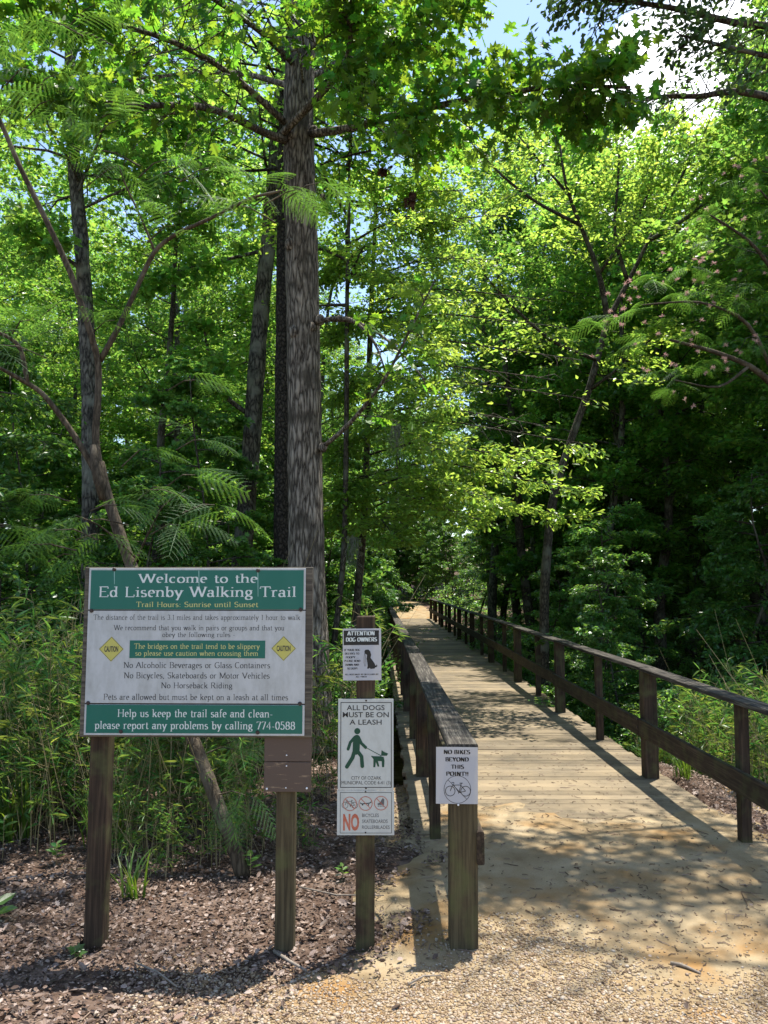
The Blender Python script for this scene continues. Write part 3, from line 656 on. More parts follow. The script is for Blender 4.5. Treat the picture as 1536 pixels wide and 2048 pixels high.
# white middle panel
mb = MB(); mb.box(-hx, hx, 0, .008, zc(882), zc(334), 0, .001)
fy = -.0006
wline(mb, 'The distance of the trail is 3.1 miles and takes approximately 1 hour to walk', 125, 1385, 358, 388, fy, 1, thick=.95)
wline(mb, 'We recommend that you walk in pairs or groups and that you', 250, 1288, 420, 450, fy, 1, thick=1.05)
wline(mb, 'obey the following rules -', 545, 988, 462, 490, fy, 1, thick=1.05)
wline(mb, 'No Alcoholic Beverages or Glass Containers', 307, 1200, 640, 674, fy, 1)
wline(mb, 'No Bicycles, Skateboards or Motor Vehicles', 308, 1197, 701, 735, fy, 1)
wline(mb, 'No Horseback Riding', 535, 970, 760, 793, fy, 1)
wline(mb, 'Pets are allowed but must be kept on a leash at all times', 182, 1308, 828, 862, fy, 1)
mb.build('rules_panel', mats, ws)
# green header and footer panels with their white margin
mb = MB(); mb.box(-hx, hx, -.001, .007, zc(327), zc(78), 0, .001)
mg = .011; quad(mb, -hx + mg, hx - mg, zc(327) + .001, zc(78) - mg, -.0014, 4)
fy = -.0022
wline(mb, 'Welcome to the', 405, 1128, 113, 165, fy, 2, thick=1.3, thin=.5)
wline(mb, 'Ed Lisenby Walking Trail', 160, 1362, 190, 250, fy, 2, thick=1.3, thin=.5)
wline(mb, 'Trail Hours: Sunrise until Sunset', 387, 1130, 281, 311, fy, 3, thick=1.3, thin=.6)
for sx_, a, b_ in ((1130, 100, 245), (772, 92, 220), (257, 100, 180)):
    q = wl(sx_, a); q2 = wl(sx_, b_); ngon(mb, [(q[0]-.0022, q[1]), (q[0]+.0022, q[1]), (q2[0]+.0012, q2[1]), (q2[0]-.0012, q2[1])], -.0018, 6)
mb.build('header_panel', mats, ws)
mb = MB(); mb.box(-hx, hx, -.001, .007, zc(1069), zc(890), 0, .001)
quad(mb, -hx + mg, hx - mg, zc(1069) + mg, zc(890) - .001, -.0014, 4)
wline(mb, 'Help us keep the trail safe and clean-', 267, 1215, 918, 962, fy, 2, thick=1.25)
wline(mb, 'please report any problems by calling 774-0588', 127, 1350, 988, 1032, fy, 2, thick=1.25)
mb.build('footer_panel', mats, ws)
mb = MB(); mb.box(-hx, hx, .003, .0075, zc(334), zc(327), 0); mb.box(-hx, hx, .003, .0075, zc(890), zc(882), 0); mb.build('panel_joint', M['gap'], ws)
mb = MB(); a, b_ = wl(343, 620), wl(1172, 507); mb.box(a[0], b_[0], -.002, -.0003, a[1], b_[1], 4)
wline(mb, 'The bridges on the trail tend to be slippery', 373, 1138, 530, 560, -.0026, 3, thick=1.2, thin=.6)
wline(mb, 'so please use caution when crossing them', 380, 1128, 572, 601, -.0026, 3, thick=1.2, thin=.6)
mb.build('slippery_banner', mats, ws)
for cx, cy, hw in ((233, 568, 75), (1283, 552, 74)):
    c = wl(cx, cy); h_ = hw / 991 * SH
    mb = MB(); ngon(mb, [(c[0]-h_, c[1]), (c[0], c[1]-h_), (c[0]+h_, c[1]), (c[0], c[1]+h_)], -.001, 0)
    for k, (p, q) in enumerate((((-1, 0), (0, -1)), ((0, -1), (1, 0)), ((1, 0), (0, 1)), ((0, 1), (-1, 0)))):
        f_ = .95; strip(mb, [(c[0]+p[0]*h_*f_, c[1]+p[1]*h_*f_), (c[0]+q[0]*h_*f_, c[1]+q[1]*h_*f_)], .002, -.0014 - k*5e-5, 1)
    sans(mb, 'CAUTION', c[0] - .56*h_, c[0] + .56*h_, c[1] - .2*h_, .44*h_, -.0016, 1, .03)
    mb.build('caution_diamond', [M['yellow'], M['dtext']], ws)
for x, y in ((257, 90), (1131, 88), (115, 340), (1388, 320), (88, 888), (1380, 875), (287, 1052), (1122, 1046)):
    q = wl(x, y); mb = MB(); mb.disc((q[0], -.003, q[1]), .0115, h=.006); mb.build('bolt', M['bolt'], ws)
for px, base, wd in ((200, 1890, .052), (572, 1893, .052)):
    q = P(px if px < 400 else 573, 1560, 4.46); x = q[0] - sc[0]
    mb = MB(); mb.box(-wd, wd, -wd, wd, -.4, z0 + hz - .02, 0, .006, .001)
    if px < 400:   # weather crack down the face
        pass
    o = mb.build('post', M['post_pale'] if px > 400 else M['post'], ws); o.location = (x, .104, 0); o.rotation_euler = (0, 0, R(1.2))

# brown painted board on the right-hand post
q = P(573, 1528, 4.33)
bb = thing('blank_board', 'small blank brown painted board with white screws below the welcome sign', 'board', (q[0], 4.38, q[2]), R(-1))
mb = MB(); mb.box(-.131, .131, 0, .018, .0015, .163, 0, .002); mb.box(-.131, .131, .0005, .018, -.163, -.0015, 0, .002); mb.build('painted_panel', M['brown'], bb)
for x, z in ((-.112, .148), (.112, .148), (-.114, -.146), (.108, -.142), (-.006, .036), (-.006, -.022), (-.008, -.140)):
    mb = MB(); mb.disc((x, -.0005, z), .006 if abs(x) > .05 else .0042, n=10, h=.003); mb.build('screw', M['screw'], bb)

# ------------------------------------------------------------------ the dog leash sign post
u_ = .000638
q = P(731, 1600, 4.46)
dsg = thing('dog_sign', 'slim timber post carrying white leash sign with green walker and dog over bicycle ban plate', 'sign', (q[0], 4.46, 0))
mb = MB(); mb.box(-.052, .052, -.045, .045, -.4, P(731, 1232, 4.46)[2], 0, .005, .001); mb.build('post', M['post'], dsg)
zt = P(731, 1398, 4.40)[2]
lx = lambda x: (x - 402) * u_ + .003
lz = lambda y: zt - (y - 710) * u_
fy = -.056
smats = [M['pwhite'], M['dtext'], M['dgreen'], M['red'], M['gtext'], M['bolt']]
mb = MB(); mb.box(lx(157), lx(644), fy, fy + .003, lz(1491), lz(710), 0, .0006)
frame(mb, lx(178), lx(628), lz(1472), lz(738), .0042, fy - .0005, 1); t1 = fy - .0008
sans(mb, 'ALL DOGS', lx(232), lx(566), lz(807), 45*u_, t1, 1, .012); sans(mb, 'MUST BE ON', lx(197), lx(603), lz(868), 46*u_, t1, 1, .012); sans(mb, 'A LEASH', lx(258), lx(540), lz(932), 45*u_, t1, 1, .012)
sans(mb, 'CITY OF OZARK', lx(275), lx(537), lz(1402), 30*u_, t1, 1); sans(mb, 'MUNICIPAL CODE 4-41 (3)', lx(190), lx(620), lz(1443), 31*u_, t1, 1)
ngon(mb, [(lx(326) + 27*u_*cos(a), lz(988) + 27*u_*sin(a)) for a in np.linspace(0, 2*pi, 18)[:-1]], t1, 2)
def blob(mb, pts, wd, y, mat):      # round-ended thick pictogram stroke
    p = np.array([(lx(a), lz(b)) for a, b in pts]); r = wd * u_ / 2
    strip(mb, p, wd * u_, y, mat)
    for k, e in enumerate((p[0], p[-1], *p[1:-1])): ngon(mb, [(e[0] + r*cos(a), e[1] + r*sin(a)) for a in np.linspace(0, 2*pi, 14)[:-1]], y - 1e-4 - k*4e-5, mat)
for k, (pts, wd) in enumerate((([(322, 1050), (318, 1100), (316, 1160)], 62), ([(305, 1040), (265, 1085), (246, 1142)], 26), ([(338, 1042), (362, 1092), (400, 1128)], 26), ([(305, 1150), (285, 1215), (236, 1292)], 34), ([(322, 1150), (364, 1205), (371, 1288)], 32))):
    blob(mb, pts, wd, t1 - k * 3e-4, 2)
strip(mb, [(lx(414), lz(1135)), (lx(537), lz(1200))], 6*u_, t1, 2)
ngon(mb, [(lx(a), lz(b)) for a, b in ((450,1197),(466,1203),(530,1203),(558,1210),(565,1240),(562,1296),(543,1296),(540,1245),(508,1245),(520,1290),(505,1293),(489,1252),(484,1297),(467,1297),(468,1226),(450,1206))], t1 - 2e-4, 2)
ngon(mb, [(lx(a), lz(b)) for a, b in ((540,1150),(560,1165),(597,1180),(585,1199),(540,1199),(535,1192))], t1 - 3e-4, 2)
for y in (725, 1475): mb.disc((lx(403), fy - .0006, lz(y)), .0055, n=10, mat=5, h=.003)
mb.build('leash_panel', smats, dsg)
mb = MB(); mb.box(lx(152), lx(650), fy - .0008, fy + .0022, lz(1872), lz(1493), 0, .0006); t1 = fy - .0016; frame(mb, lx(178), lx(628), lz(1855), lz(1509), .0026, t1, 1)
def bike(mb, cx, cy, s, y, mat, wd, X, Z, k=0):
    pts = lambda *a: [(X(cx + p*s), Z(cy + q*s)) for p, q in a]
    r = 42*s*u_
    ring(mb, X(cx - 67*s), Z(cy), r, wd, y, mat); ring(mb, X(cx + 68*s), Z(cy), r, wd, y - 5e-5, mat)
    for i, st in enumerate((((-67, 0), (-40, -62)), ((-42, -56), (10, 12)), ((-42, -50), (24, -52)), ((10, 12), (30, -66)), ((24, -52), (68, 0)), ((10, 12), (68, 0)), ((-56, -72), (-36, -74), (-34, -62)), ((14, -68), (42, -68)), ((2, 20), (20, 4)))):
        strip(mb, pts(*st), wd, y - 1e-4 - i*5e-5, mat)
for k, cx in enumerate((263, 400, 535)):
    cy = 1607 - 3*k
    if k == 0: bike(mb, cx, cy + 12, .62, t1, 1, .0022, lx, lz)
    elif k == 1:
        strip(mb, [(lx(cx-48), lz(cy-6)), (lx(cx-34), lz(cy+4)), (lx(cx+34), lz(cy-2)), (lx(cx+50), lz(cy-14))], .0055, t1, 1)
        for dx in (-26, 26): ngon(mb, [(lx(cx+dx) + 6*u_*cos(a), lz(cy+12) + 6*u_*sin(a)) for a in np.linspace(0, 2*pi, 10)[:-1]], t1, 1)
    else:
        ngon(mb, [(lx(cx+a), lz(cy+b)) for a, b in ((16,-44),(28,-30),(26,14),(-28,16),(-32,4),(-6,-6),(2,-26))], t1, 4)
        for dx in (-24, -8, 8, 22): ngon(mb, [(lx(cx+dx) + 5*u_*cos(a), lz(cy+25) + 5*u_*sin(a)) for a in np.linspace(0, 2*pi, 10)[:-1]], t1, 1)
    ring(mb, lx(cx), lz(cy), 58*u_, .0035, t1 - 8e-4, 3); strip(mb, [(lx(cx-41), lz(cy-41)), (lx(cx+41), lz(cy+41))], .0035, t1 - 9e-4, 3)
sans(mb, 'NO', lx(205), lx(345), lz(1825), 134*u_, t1, 3, .04)
for s_, x1, yb in (('BICYCLES', 516, 1718), ('SKATEBOARDS', 592, 1768), ('ROLLERBLADES', 610, 1818)): sans(mb, s_, lx(370), lx(x1), lz(yb), 30*u_, t1, 4, .005)
for y in (1506, 1850): mb.disc((lx(400), t1, lz(y)), .005, n=10, mat=5, h=.003)
mb.build('bicycle_ban_panel', smats, dsg)

# laminated paper notices
def sheet(mb, w_, h_, mat=0, bow=.006):
    n = 7; xs_ = np.linspace(-w_/2, w_/2, n); zs = np.linspace(-h_/2, h_/2, n)
    f = lambda x, z: bow * (-(2*x/w_)**2 * .6 - (2*x/w_) * (2*z/h_) * .4)
    v = []; th = .0007
    for yo in (0, th):
        for z in zs:
            for x in xs_: v.append((x, -f(x, z) * -1 * 0 + yo, z))
    fs = []
    for j in range(n-1):
        for i in range(n-1):
            a = j*n+i; fs.append((a, a+1, a+n+1, a+n)); b = a + n*n; fs.append((b, b+n, b+n+1, b+1))
    for i in range(n-1):
        fs.append((i+1, i, n*n+i, n*n+i+1)); a = (n-1)*n+i; fs.append((a, a+1, n*n+a+1, n*n+a))
        a = i*n; fs.append((a, a+n, n*n+a+n, n*n+a)); a = i*n+n-1; fs.append((a+n, a, n*n+a, n*n+a+n))
    mb.add(v, fs, mat)
q = P(724, 1309, 4.40); ux = .00063
pm = [M['paper'], M['black'], M['ltext'], M['screw']]
no = MB(); sheet(no, 345*ux, 460*ux); X = lambda x: (x - 384)*ux; Z = lambda y: (305 - y)*ux; t1 = -.0006
quad(no, X(220), X(537), Z(222), Z(92), t1, 1)
dk = dict(thick=3.0, thin=.5, serif=False, track=1.1)
text(no, 'ATTENTION', X(255), X(498), Z(135), 35*ux, t1*2, 2, **dk); text(no, 'DOG OWNERS', X(240), X(517), Z(190), 35*ux, t1*2, 2, **dk)
for s_, a, b_, y in (('IF YOUR DOG', 225, 365, 274), ('DECIDES TO', 230, 358, 306), ('POOPY....', 238, 352, 339), ('PLEASE BEND', 225, 368, 371), ('DOWN AND', 235, 355, 405), ('SCOOP!', 252, 342, 438)):
    text(no, s_, X(a), X(b_), Z(y), 17*ux, t1, 1, **dk)
text(no, 'ALL DOGS MUST BE ON A LEASH AT', X(232), X(530), Z(488), 12*ux, t1, 1, **dk); text(no, 'ALL TIMES!', X(328), X(425), Z(509), 12*ux, t1, 1, **dk)
ngon(no, [(X(a), Z(b)) for a, b in ((405,278),(415,265),(440,262),(458,280),(466,310),(460,335),(472,352),(494,382),(504,405),(512,404),(515,392),(521,408),(512,421),(501,421),(498,431),(460,435),(450,425),(441,433),(428,431),(434,410),(431,380),(424,345),(429,310),(410,298))], t1, 1)
strip(no, [(X(a), Z(b)) for a, b in ((408,288),(402,330),(402,385),(408,412),(417,408),(419,380),(414,320),(411,300))], 3*ux, t1*1.5, 1)
o = no.build('paper_notice', pm, loc=(q[0], 4.409, q[2])); o.rotation_euler = (0, R(-.5), 0)
tag(o, 'white laminated notice with black heading and sitting dog, top of the dog sign post', 'notice')
q = P(914, 1551, 4.36)
no = MB(); sheet(no, 367*ux, 485*ux); X = lambda x: (x - 1231)*ux; Z = lambda y: (1402 - y)*ux
for s_, a, b_, y in (('NO BIKES', 1115, 1345, 1219), ('BEYOND', 1130, 1333, 1282), ('THIS', 1180, 1290, 1345), ('POINT!!', 1137, 1332, 1405)): text(no, s_, X(a), X(b_), Z(y), 34*ux, t1, 1, **dk)
ring(no, X(1235), Z(1522), 117*ux, 4*ux, t1, 1, 40); strip(no, [(X(1152), Z(1440)), (X(1318), Z(1604))], 4*ux, t1*1.4, 1)
u_keep = u_; u_ = ux; bike(no, 1239, 1535, 1.0, t1*1.8, 1, 5.5*ux, X, Z); u_ = u_keep
no.disc((X(1243), -.001, Z(1652)), .006, n=10, mat=3, h=.003)
o = no.build('paper_notice', pm, loc=(q[0], 4.362, q[2])); o.rotation_euler = (0, R(.6), 0)
tag(o, 'white laminated no bikes notice with crossed bicycle on the first bridge post', 'notice')
#@@TREES
# ------------------------------------------------------------------ trees: builders
def tmpl(kind):
    if kind == 'simple':
        v = [(0,0,0),(0,1,0),(-.24,.32,.05),(-.2,.72,.05),(.24,.32,.05),(.2,.72,.05)]
        return np.array(v), [(0,1,3,2),(0,4,5,1)]
    if kind == 'obovate':
        v = [(0,0,0),(0,1,-.05),(-.12,.35,.03),(-.24,.75,.04),(.12,.35,.03),(.24,.75,.04)]
        return np.array(v), [(0,1,3,2),(0,4,5,1)]
    if kind == 'lobed':
        h_ = [(.05,.16),(.26,.22),(.13,.34),(.40,.46),(.16,.56),(.38,.76),(.13,.78),(.10,.92)]
        v = [(0,0,0),(0,1,-.06)] + [(-a,b,.10*a) for a,b in h_] + [(a,b,.10*a) for a,b in h_]
        return np.array(v), [tuple([0,1] + list(range(9,1,-1))), tuple([0] + list(range(10,18)) + [1])]
    if kind == 'star':   # maple or sweetgum outline
        h_ = [(.16,.02),(.42,.22),(.26,.36),(.46,.62),(.2,.58)]
        v = [(0,0,0),(0,1,-.05)] + [(-a,b,.06*a) for a,b in h_] + [(a,b,.06*a) for a,b in h_]
        return np.array(v), [(0,1,6,5,4,3,2),(0,7,8,9,10,11,1)]
    if kind == 'blade':
        v = [(0,0,0),(0,1,-.18),(-.055,.3,.02),(-.05,.65,-.03),(.055,.3,.02),(.05,.65,-.03)]
        return np.array(v), [(0,1,3,2),(0,4,5,1)]
    if kind == 'big':    # a leaf tuft, two crossed leaves' worth, for trees far off
        v = [(0,0,0),(0,1,0),(-.3,.3,.08),(-.24,.7,.04),(.3,.3,-.05),(.24,.7,.08)]
        return np.array(v), [(0,1,3,2),(0,4,5,1)]
T = {k: tmpl(k) for k in ('simple', 'obovate', 'lobed', 'star', 'blade', 'big')}
def unit(a): return a / (np.linalg.norm(a, axis=-1, keepdims=True) + 1e-9)
def put_leaves(mb, pos, axis, nrm, size, kind, mat=0):
    v, fs = T[kind]; k = len(v); n = len(pos)
    axis = unit(axis); side = unit(np.cross(axis, nrm)); nr = np.cross(side, axis)
    W = pos[:, None, :] + size[:, None, None] * (v[None, :, 0:1]*side[:, None, :] + v[None, :, 1:2]*axis[:, None, :] + v[None, :, 2:3]*nr[:, None, :])
    off = (np.arange(n) * k)[:, None]
    base = mb.n; mb.v.append(W.reshape(-1, 3)); mb.n += n * k
    for f in fs:
        mb.f.append(np.array(f)[None, :] + off + base); mb.m.append(mat); mb.sm.append(False)

# openings in the canopy that let the sun down to the path, the deck and the litter
GAPS = [(-2.2, 3.2, .8, .2), (-2.7, 5.8, .6, .15), (-1.4, 3.3, 1.0, .25), (-.2, 3.4, .7, .3), (-.9, 5.0, .5, .4), (1.7, 6.5, .8, .3), (2.3, 5.2, .4, .4), (1.5, 9.5, .9, .4), (1.4, 12.0, 1.2, .3), (2.3, 11.2, 1.5, .12), (1.6, 10.4, 1.1, .25), (.6, 11.5, .9, .35), (-4.5, 9.6, 1.5, .3), (-3.0, 7.0, 1.2, .25)]
def lit(p, g):
    sx, sy = p[:, 0] - SUN_DX * p[:, 2], p[:, 1] - SUN_DY * p[:, 2]
    k = np.ones(len(p), bool)
    for (x, y, r_, kp) in GAPS: k &= ~((np.hypot(sx - x, sy - y) + .25 * r_ * vnoise(sx, sy, .5) < r_) & (g.random(len(p)) > kp) & (p[:, 2] > 4.2))
    return k
class Tree:
    def __init__(s, kind, size, seed=None):
        s.wood = MB(); s.pos = []; s.ax = []; s.kind = kind; s.size = size
        s.rng = np.random.default_rng(seed if seed is not None else rng.integers(1e9))
    def limb(s, pts, r0, r1, n=6, wob=0.0):
        pts = np.asarray(pts, float)
        if len(pts) > 2:   # smooth it
            t = np.linspace(0, 1, len(pts)); m = (len(pts) - 1) * 3 + 1; tt = np.linspace(0, 1, m)
            q = np.stack([np.interp(tt, t, pts[:, k]) for k in range(3)], -1)
            for _ in range(2): q[1:-1] = .25*q[:-2] + .5*q[1:-1] + .25*q[2:]
            pts = q
        s.wood.tube(pts, np.linspace(r0, r1, len(pts)), n, wob=wob); return pts
    def leaves_on(s, a, b, n, spread):
        g = s.rng; t = g.random(n)[:, None]
        d = unit(b - a)
        s.pos.append(a + (b - a) * t + g.normal(0, 1, (n, 3)) * np.array((spread, spread, spread*.45)))
        s.ax.append(d[None] * .8 + g.normal(0, .75, (n, 3)) * np.array((1, 1, .35)) + np.array((0, 0, -.12)))
    def spray(s, base, d, length, r0=.02, nsub=8, nleaf=30, rise=0.0, droop=.25, spread=.10, flat=.35, sub=.5, t0=.2):
        g = s.rng; d = unit(np.asarray(d, float)); m = 6; pts = [np.asarray(base, float)]
        dd = d.copy()
        for i in range(m - 1):
            dd = unit(dd + g.normal(0, .10, 3) + np.array((0, 0, rise - droop * (i / m))))
            pts.append(pts[-1] + dd * length / (m - 1))
        pts = np.array(pts); s.wood.tube(pts, np.linspace(r0, r0*.25, m), 4, cap=False)
        s.subs(pts, length * sub, nsub, nleaf, spread, flat, t0, r0 * .4)
        return pts
    def subs(s, pts, sl, nsub, nleaf, spread=.1, flat=.35, t0=.2, r=.006):
        g = s.rng; m = len(pts)
        for i in range(nsub):
            t = t0 + (1 - t0) * (i + g.random()) / nsub; x = t * (m - 1); k = min(int(x), m - 2); p = pts[k] + (pts[k+1] - pts[k]) * (x - k)
            dd = unit(pts[k+1] - pts[k]); sd_ = unit(np.cross(dd, np.array((0, 0, 1.0))))
            sg = 1 if i % 2 else -1
            e = unit(dd * g.uniform(.3, .9) + sd_ * sg * g.uniform(.5, 1.1) + g.normal(0, flat, 3) * np.array((.5, .5, 1)) + np.array((0, 0, -.05)))
            L_ = sl * (1.15 - .75 * t) * g.uniform(.6, 1.2)
            q = p + e * L_ * .55 + g.normal(0, .04, 3); z = q + unit(e + np.array((0, 0, -.25)) + g.normal(0, .2, 3)) * L_ * .45
            s.wood.tube(np.array([p, q, z]), (r, r*.7, r*.3), 3, cap=False)
            s.leaves_on(p + (q - p) * .3, q, nleaf // 2, spread); s.leaves_on(q, z, nleaf - nleaf // 2, spread)
    def crown_mb(s, tilt=.55, sizevar=.3, prune=False):
        mb = MB(); pos = np.concatenate(s.pos); ax = np.concatenate(s.ax); g = s.rng
        if prune: k = lit(pos, g); pos, ax = pos[k], ax[k]
        n = len(pos); nr = np.array((0, 0, 1.0)) + g.normal(0, tilt, (n, 3))
        put_leaves(mb, pos, ax, nr, s.size * g.uniform(1 - sizevar, 1 + sizevar, n), s.kind); return mb
    def build(s, name, label, cat, bark_m, leaf_m, loc=(0, 0, 0), group=None, local=True, tilt=.55, crown_label=None):
        r = thing(name, label, cat, loc, 0, group)
        o = s.wood.build('trunk', bark_m, r)
        c = s.crown_mb(tilt, prune=not local).build('crown', leaf_m, r)
        if not local:
            for x in (o, c): x.location = -Vector(loc)
        return r

def proto_tall(seed, h=17, r=.17, cb=.28, rad=3.6, nb=30, nsub=10, nleaf=72, kind='star', size=.12):
    t = Tree(kind, size, seed); g = t.rng
    top = np.array((g.normal(0, .5), g.normal(0, .5), h)); n = 9
    tr = np.array([top * (i / (n-1)) + (g.normal(0, .12, 3) * (1, 1, 0) if 0 < i else 0) for i in range(n)]); tr[0, 2] = -.6
    trunk = t.limb(tr, r, .03, 9, .05)
    for i in range(nb):
        f = cb + (1 - cb) * (i + g.random()) / nb; p = np.array([np.interp(f * h, trunk[:, 2], trunk[:, k]) for k in range(3)])
        a = i * 2.4 + g.normal(0, .4); prof = sin(pi * min(1, .18 + .8 * (1 - (f - cb) / (1 - cb)))) ** .6
        L_ = rad * prof * g.uniform(.7, 1.15)
        t.spray(p, (cos(a), sin(a), .15 + .7 * f * g.random()), L_, .045 * (1.2 - f), nsub, nleaf, rise=.04, droop=.18, spread=.14, flat=.5)
    return t

def proto_under(seed, h=7, r=.05, rad=2.2, nb=24, nsub=9, nleaf=58, kind='simple', size=.10, cb=.2, lean=.8):
    t = Tree(kind, size, seed); g = t.rng; n = 7
    top = np.array((g.normal(0, lean), g.normal(0, lean), h))
    tr = np.array([top * (i / (n-1)) + (g.normal(0, .12, 3) * (1, 1, 0) if i else 0) for i in range(n)]); tr[0, 2] = -.5
    trunk = t.limb(tr, r, .012, 6, .04)
    for i in range(nb):
        f = cb + (1 - cb) * (i + g.random()) / nb; p = np.array([np.interp(f * h, trunk[:, 2], trunk[:, k]) for k in range(3)])
        a = i * 2.4 + g.normal(0, .5)
        t.spray(p, (cos(a), sin(a), .12), rad * (1.1 - .65 * f) * g.uniform(.7, 1.2), .018, nsub, nleaf, droop=.3, spread=.07, flat=.25)
    return t

def proto_shrub(seed, h=2.2, rad=1.1, nst=12, nsub=9, nleaf=52, kind='simple', size=.068):
    t = Tree(kind, size, seed); g = t.rng
    for i in range(nst):
        a = i * 2.4 + g.normal(0, .3); e = g.uniform(.3, 1)
        t.spray((.1*cos(a), .1*sin(a), -.1), (cos(a)*rad*e, sin(a)*rad*e, h*g.uniform(.7, 1.1)), h*g.uniform(.7, 1.1), .012, nsub, nleaf, droop=.12, spread=.08, flat=.5, t0=.12, sub=.42)
    return t

# ---- prototypes, each first placed by hand and then copied
def place(proto, spots, group):
    """spots: (x, y, turn, scale, label); the first moves the tree itself"""
    for i, (x, y, rz, sc_, lb) in enumerate(spots):
        z = float(gz(x, y))
        if i == 0:
            proto.location = (x, y, z); proto.rotation_euler = (0, 0, rz); proto.scale = (sc_,)*3; proto['label'] = lb; proto['group'] = group
        else: dup(proto, (x, y, z), rz, sc_, lb, group)

LB = 'tall thin woodland tree beyond the cane thicket, left of the big oak'
RB = 'tall dark tree in the shaded wood right of the footbridge'
FB = 'distant tree in the wood behind the far end of the bridge'
UL = 'leafy understory tree in the sunlit wood left of the bridge'
UR = 'low leafy understory tree in the dark wood beyond the right railing'
def rnd_spots(n, x0, x1, y0, y1, s0, s1, lb, seed, mind=2.0, avoid=None):
    g = np.random.default_rng(seed); pts = []
    for _ in range(4000):
        x, y = g.uniform(x0, x1), g.uniform(y0, y1)
        if -1.2 < x < 4.3 and y < 66: continue
        if avoid and avoid(x, y): continue
        if all(math.hypot(x - a[0], y - a[1]) > mind for a in pts): pts.append((x, y, g.uniform(0, 6.28), g.uniform(s0, s1), lb))
        if len(pts) >= n: break
    # trees sunward of the far bridge head are shifted away to brighten the trail
    return [((p[0] + 9) if 3 < p[0] < 11 and 43 < p[1] < 62 else p[0],) + p[1:] for p in pts]
# shade and big trees, left wood
ps = [proto_tall(101, kind='star', size=.125), proto_tall(102, h=15, rad=3.2, cb=.22, kind='simple', size=.13), proto_tall(103, h=18, rad=4.2, nb=32, cb=.40, kind='obovate', size=.13)]
sL = rnd_spots(38, -24, -2.2, 15, 46, .8, 1.2, LB, 5, 2.8)
sR = [(5.9, 20.8, 1, .9, RB), (4.8, 24.5, 2, 1.1, RB), (4.1, 29.5, 2.5, 1.18, RB), (6.8, 27, 5, 1.2, RB), (5.9, 34, 1.5, 1.3, RB), (9.5, 30, 3.5, 1.25, RB), (5.2, 27, 3, .9, RB), (4.9, 32, 4, .95, RB), (5.3, 37.5, 5, .95, RB)] + [(8.9, 15.8, 1, .9, RB), (10.4, 12.6, 4, .82, RB), (9.8, 15.2, 2, .75, RB), (9.3, 19, 2, .95, RB), (7.6, 21, 3, 1, RB), (10.3, 16.5, 3, .9, RB), (9.2, 13.6, 5, .85, RB), (11.5, 20, 2, 1, RB)] + rnd_spots(44, 6.4, 26, 15, 50, .8, 1.08, RB, 6, 2.2)
sF = [(.6, 74, 1, 1.1, FB), (2.6, 77, 2, 1.2, FB), (-1.6, 79, 3, 1.1, FB), (4.6, 75, 4, 1.1, FB), (1, 83, 5, 1.2, FB), (-3, 73, 5, 1.2, FB)] + rnd_spots(66, -46, 46, 52, 92, .9, 1.3, FB, 7, 3.6)
for k, p in enumerate(ps):
    o = p.build('broadleaf_tree', LB, 'tree', M['greybark'] if k != 1 else M['thinbark'], M['canopy'])
    place(o, sL[k::3], 'tall trees in the wood left of the bridge')
    for (x, y, rz, sc_, lb) in sR[k::3]: dup(o, (x, y, float(gz(x, y))), rz, sc_, lb, 'tall trees in the wood right of the bridge')
    for (x, y, rz, sc_, lb) in sF[k::3]: dup(o, (x, y, float(gz(x, y))), rz, sc_, lb, 'trees behind the far end of the bridge')
us = [proto_under(201, kind='simple'), proto_under(202, h=8.5, rad=2.6, kind='star', size=.12), proto_under(203, h=5.5, rad=1.9, kind='simple', size=.09)]
uL = [(-2.0, 16.5, 1, .85, UL), (-1.7, 19.5, 2, .9, UL), (-1.3, 23, 3, .95, UL), (-1.0, 27, 4, 1, UL), (-1.3, 31.5, 5, 1, UL), (-1.0, 36, 1, 1, UL), (-.9, 41, 2, 1, UL), (-2.2, 12.2, 3, .8, UL), (-3.6, 11.2, 4, .85, UL), (-5.4, 11.4, 5, .9, UL)] + rnd_spots(56, -18, -1.6, 12, 42, .8, 1.25, UL, 8, 1.5)
uR = [(3.95, 14.8, 1, .62, UR), (4.3, 13.0, 3, .52, UR), (3.8, 17.2, 4, .7, UR)] + rnd_spots(46, 4.6, 20, 11, 44, .7, 1.2, UR, 9, 1.7)
uF = [(x, y, x*y, 1.1, 'low leafy tree beside the trail past the far bridge end') for x, y in ((.2, 67), (1.4, 68.5), (2.6, 67.5), (3.6, 66.8), (-.8, 66.5), (.8, 71), (2.2, 72), (-2.2, 64), (5, 64), (-1.9, 58), (5.6, 60), (-2.4, 53), (6.4, 56), (-2.2, 47), (3.2, 74), (-.6, 75))] + rnd_spots(80, -20, 24, 46, 84, .9, 1.4, 'low leafy tree beside the trail past the far bridge end', 10, 1.9)
for k, p in enumerate(us):
    o = p.build('understory_tree', UL, 'tree', M['thinbark'], M['maple'])
    place(o, uL[k::3], 'understory trees left of the bridge')
    for (x, y, rz, sc_, lb) in uR[k::3]: dup(o, (x, y, float(gz(x, y))), rz, sc_, lb, 'understory trees right of the bridge')
    for (x, y, rz, sc_, lb) in uF[k::3]: dup(o, (x, y, float(gz(x, y))), rz, sc_, lb, 'low trees past the far bridge end')
ss = [proto_shrub(301), proto_shrub(302, h=1.6, rad=1.2, kind='star', size=.08)]
SR = 'leafy green shrub in the gully outside the right railing'; SL = 'leafy shrub growing among the trees left of the bridge'
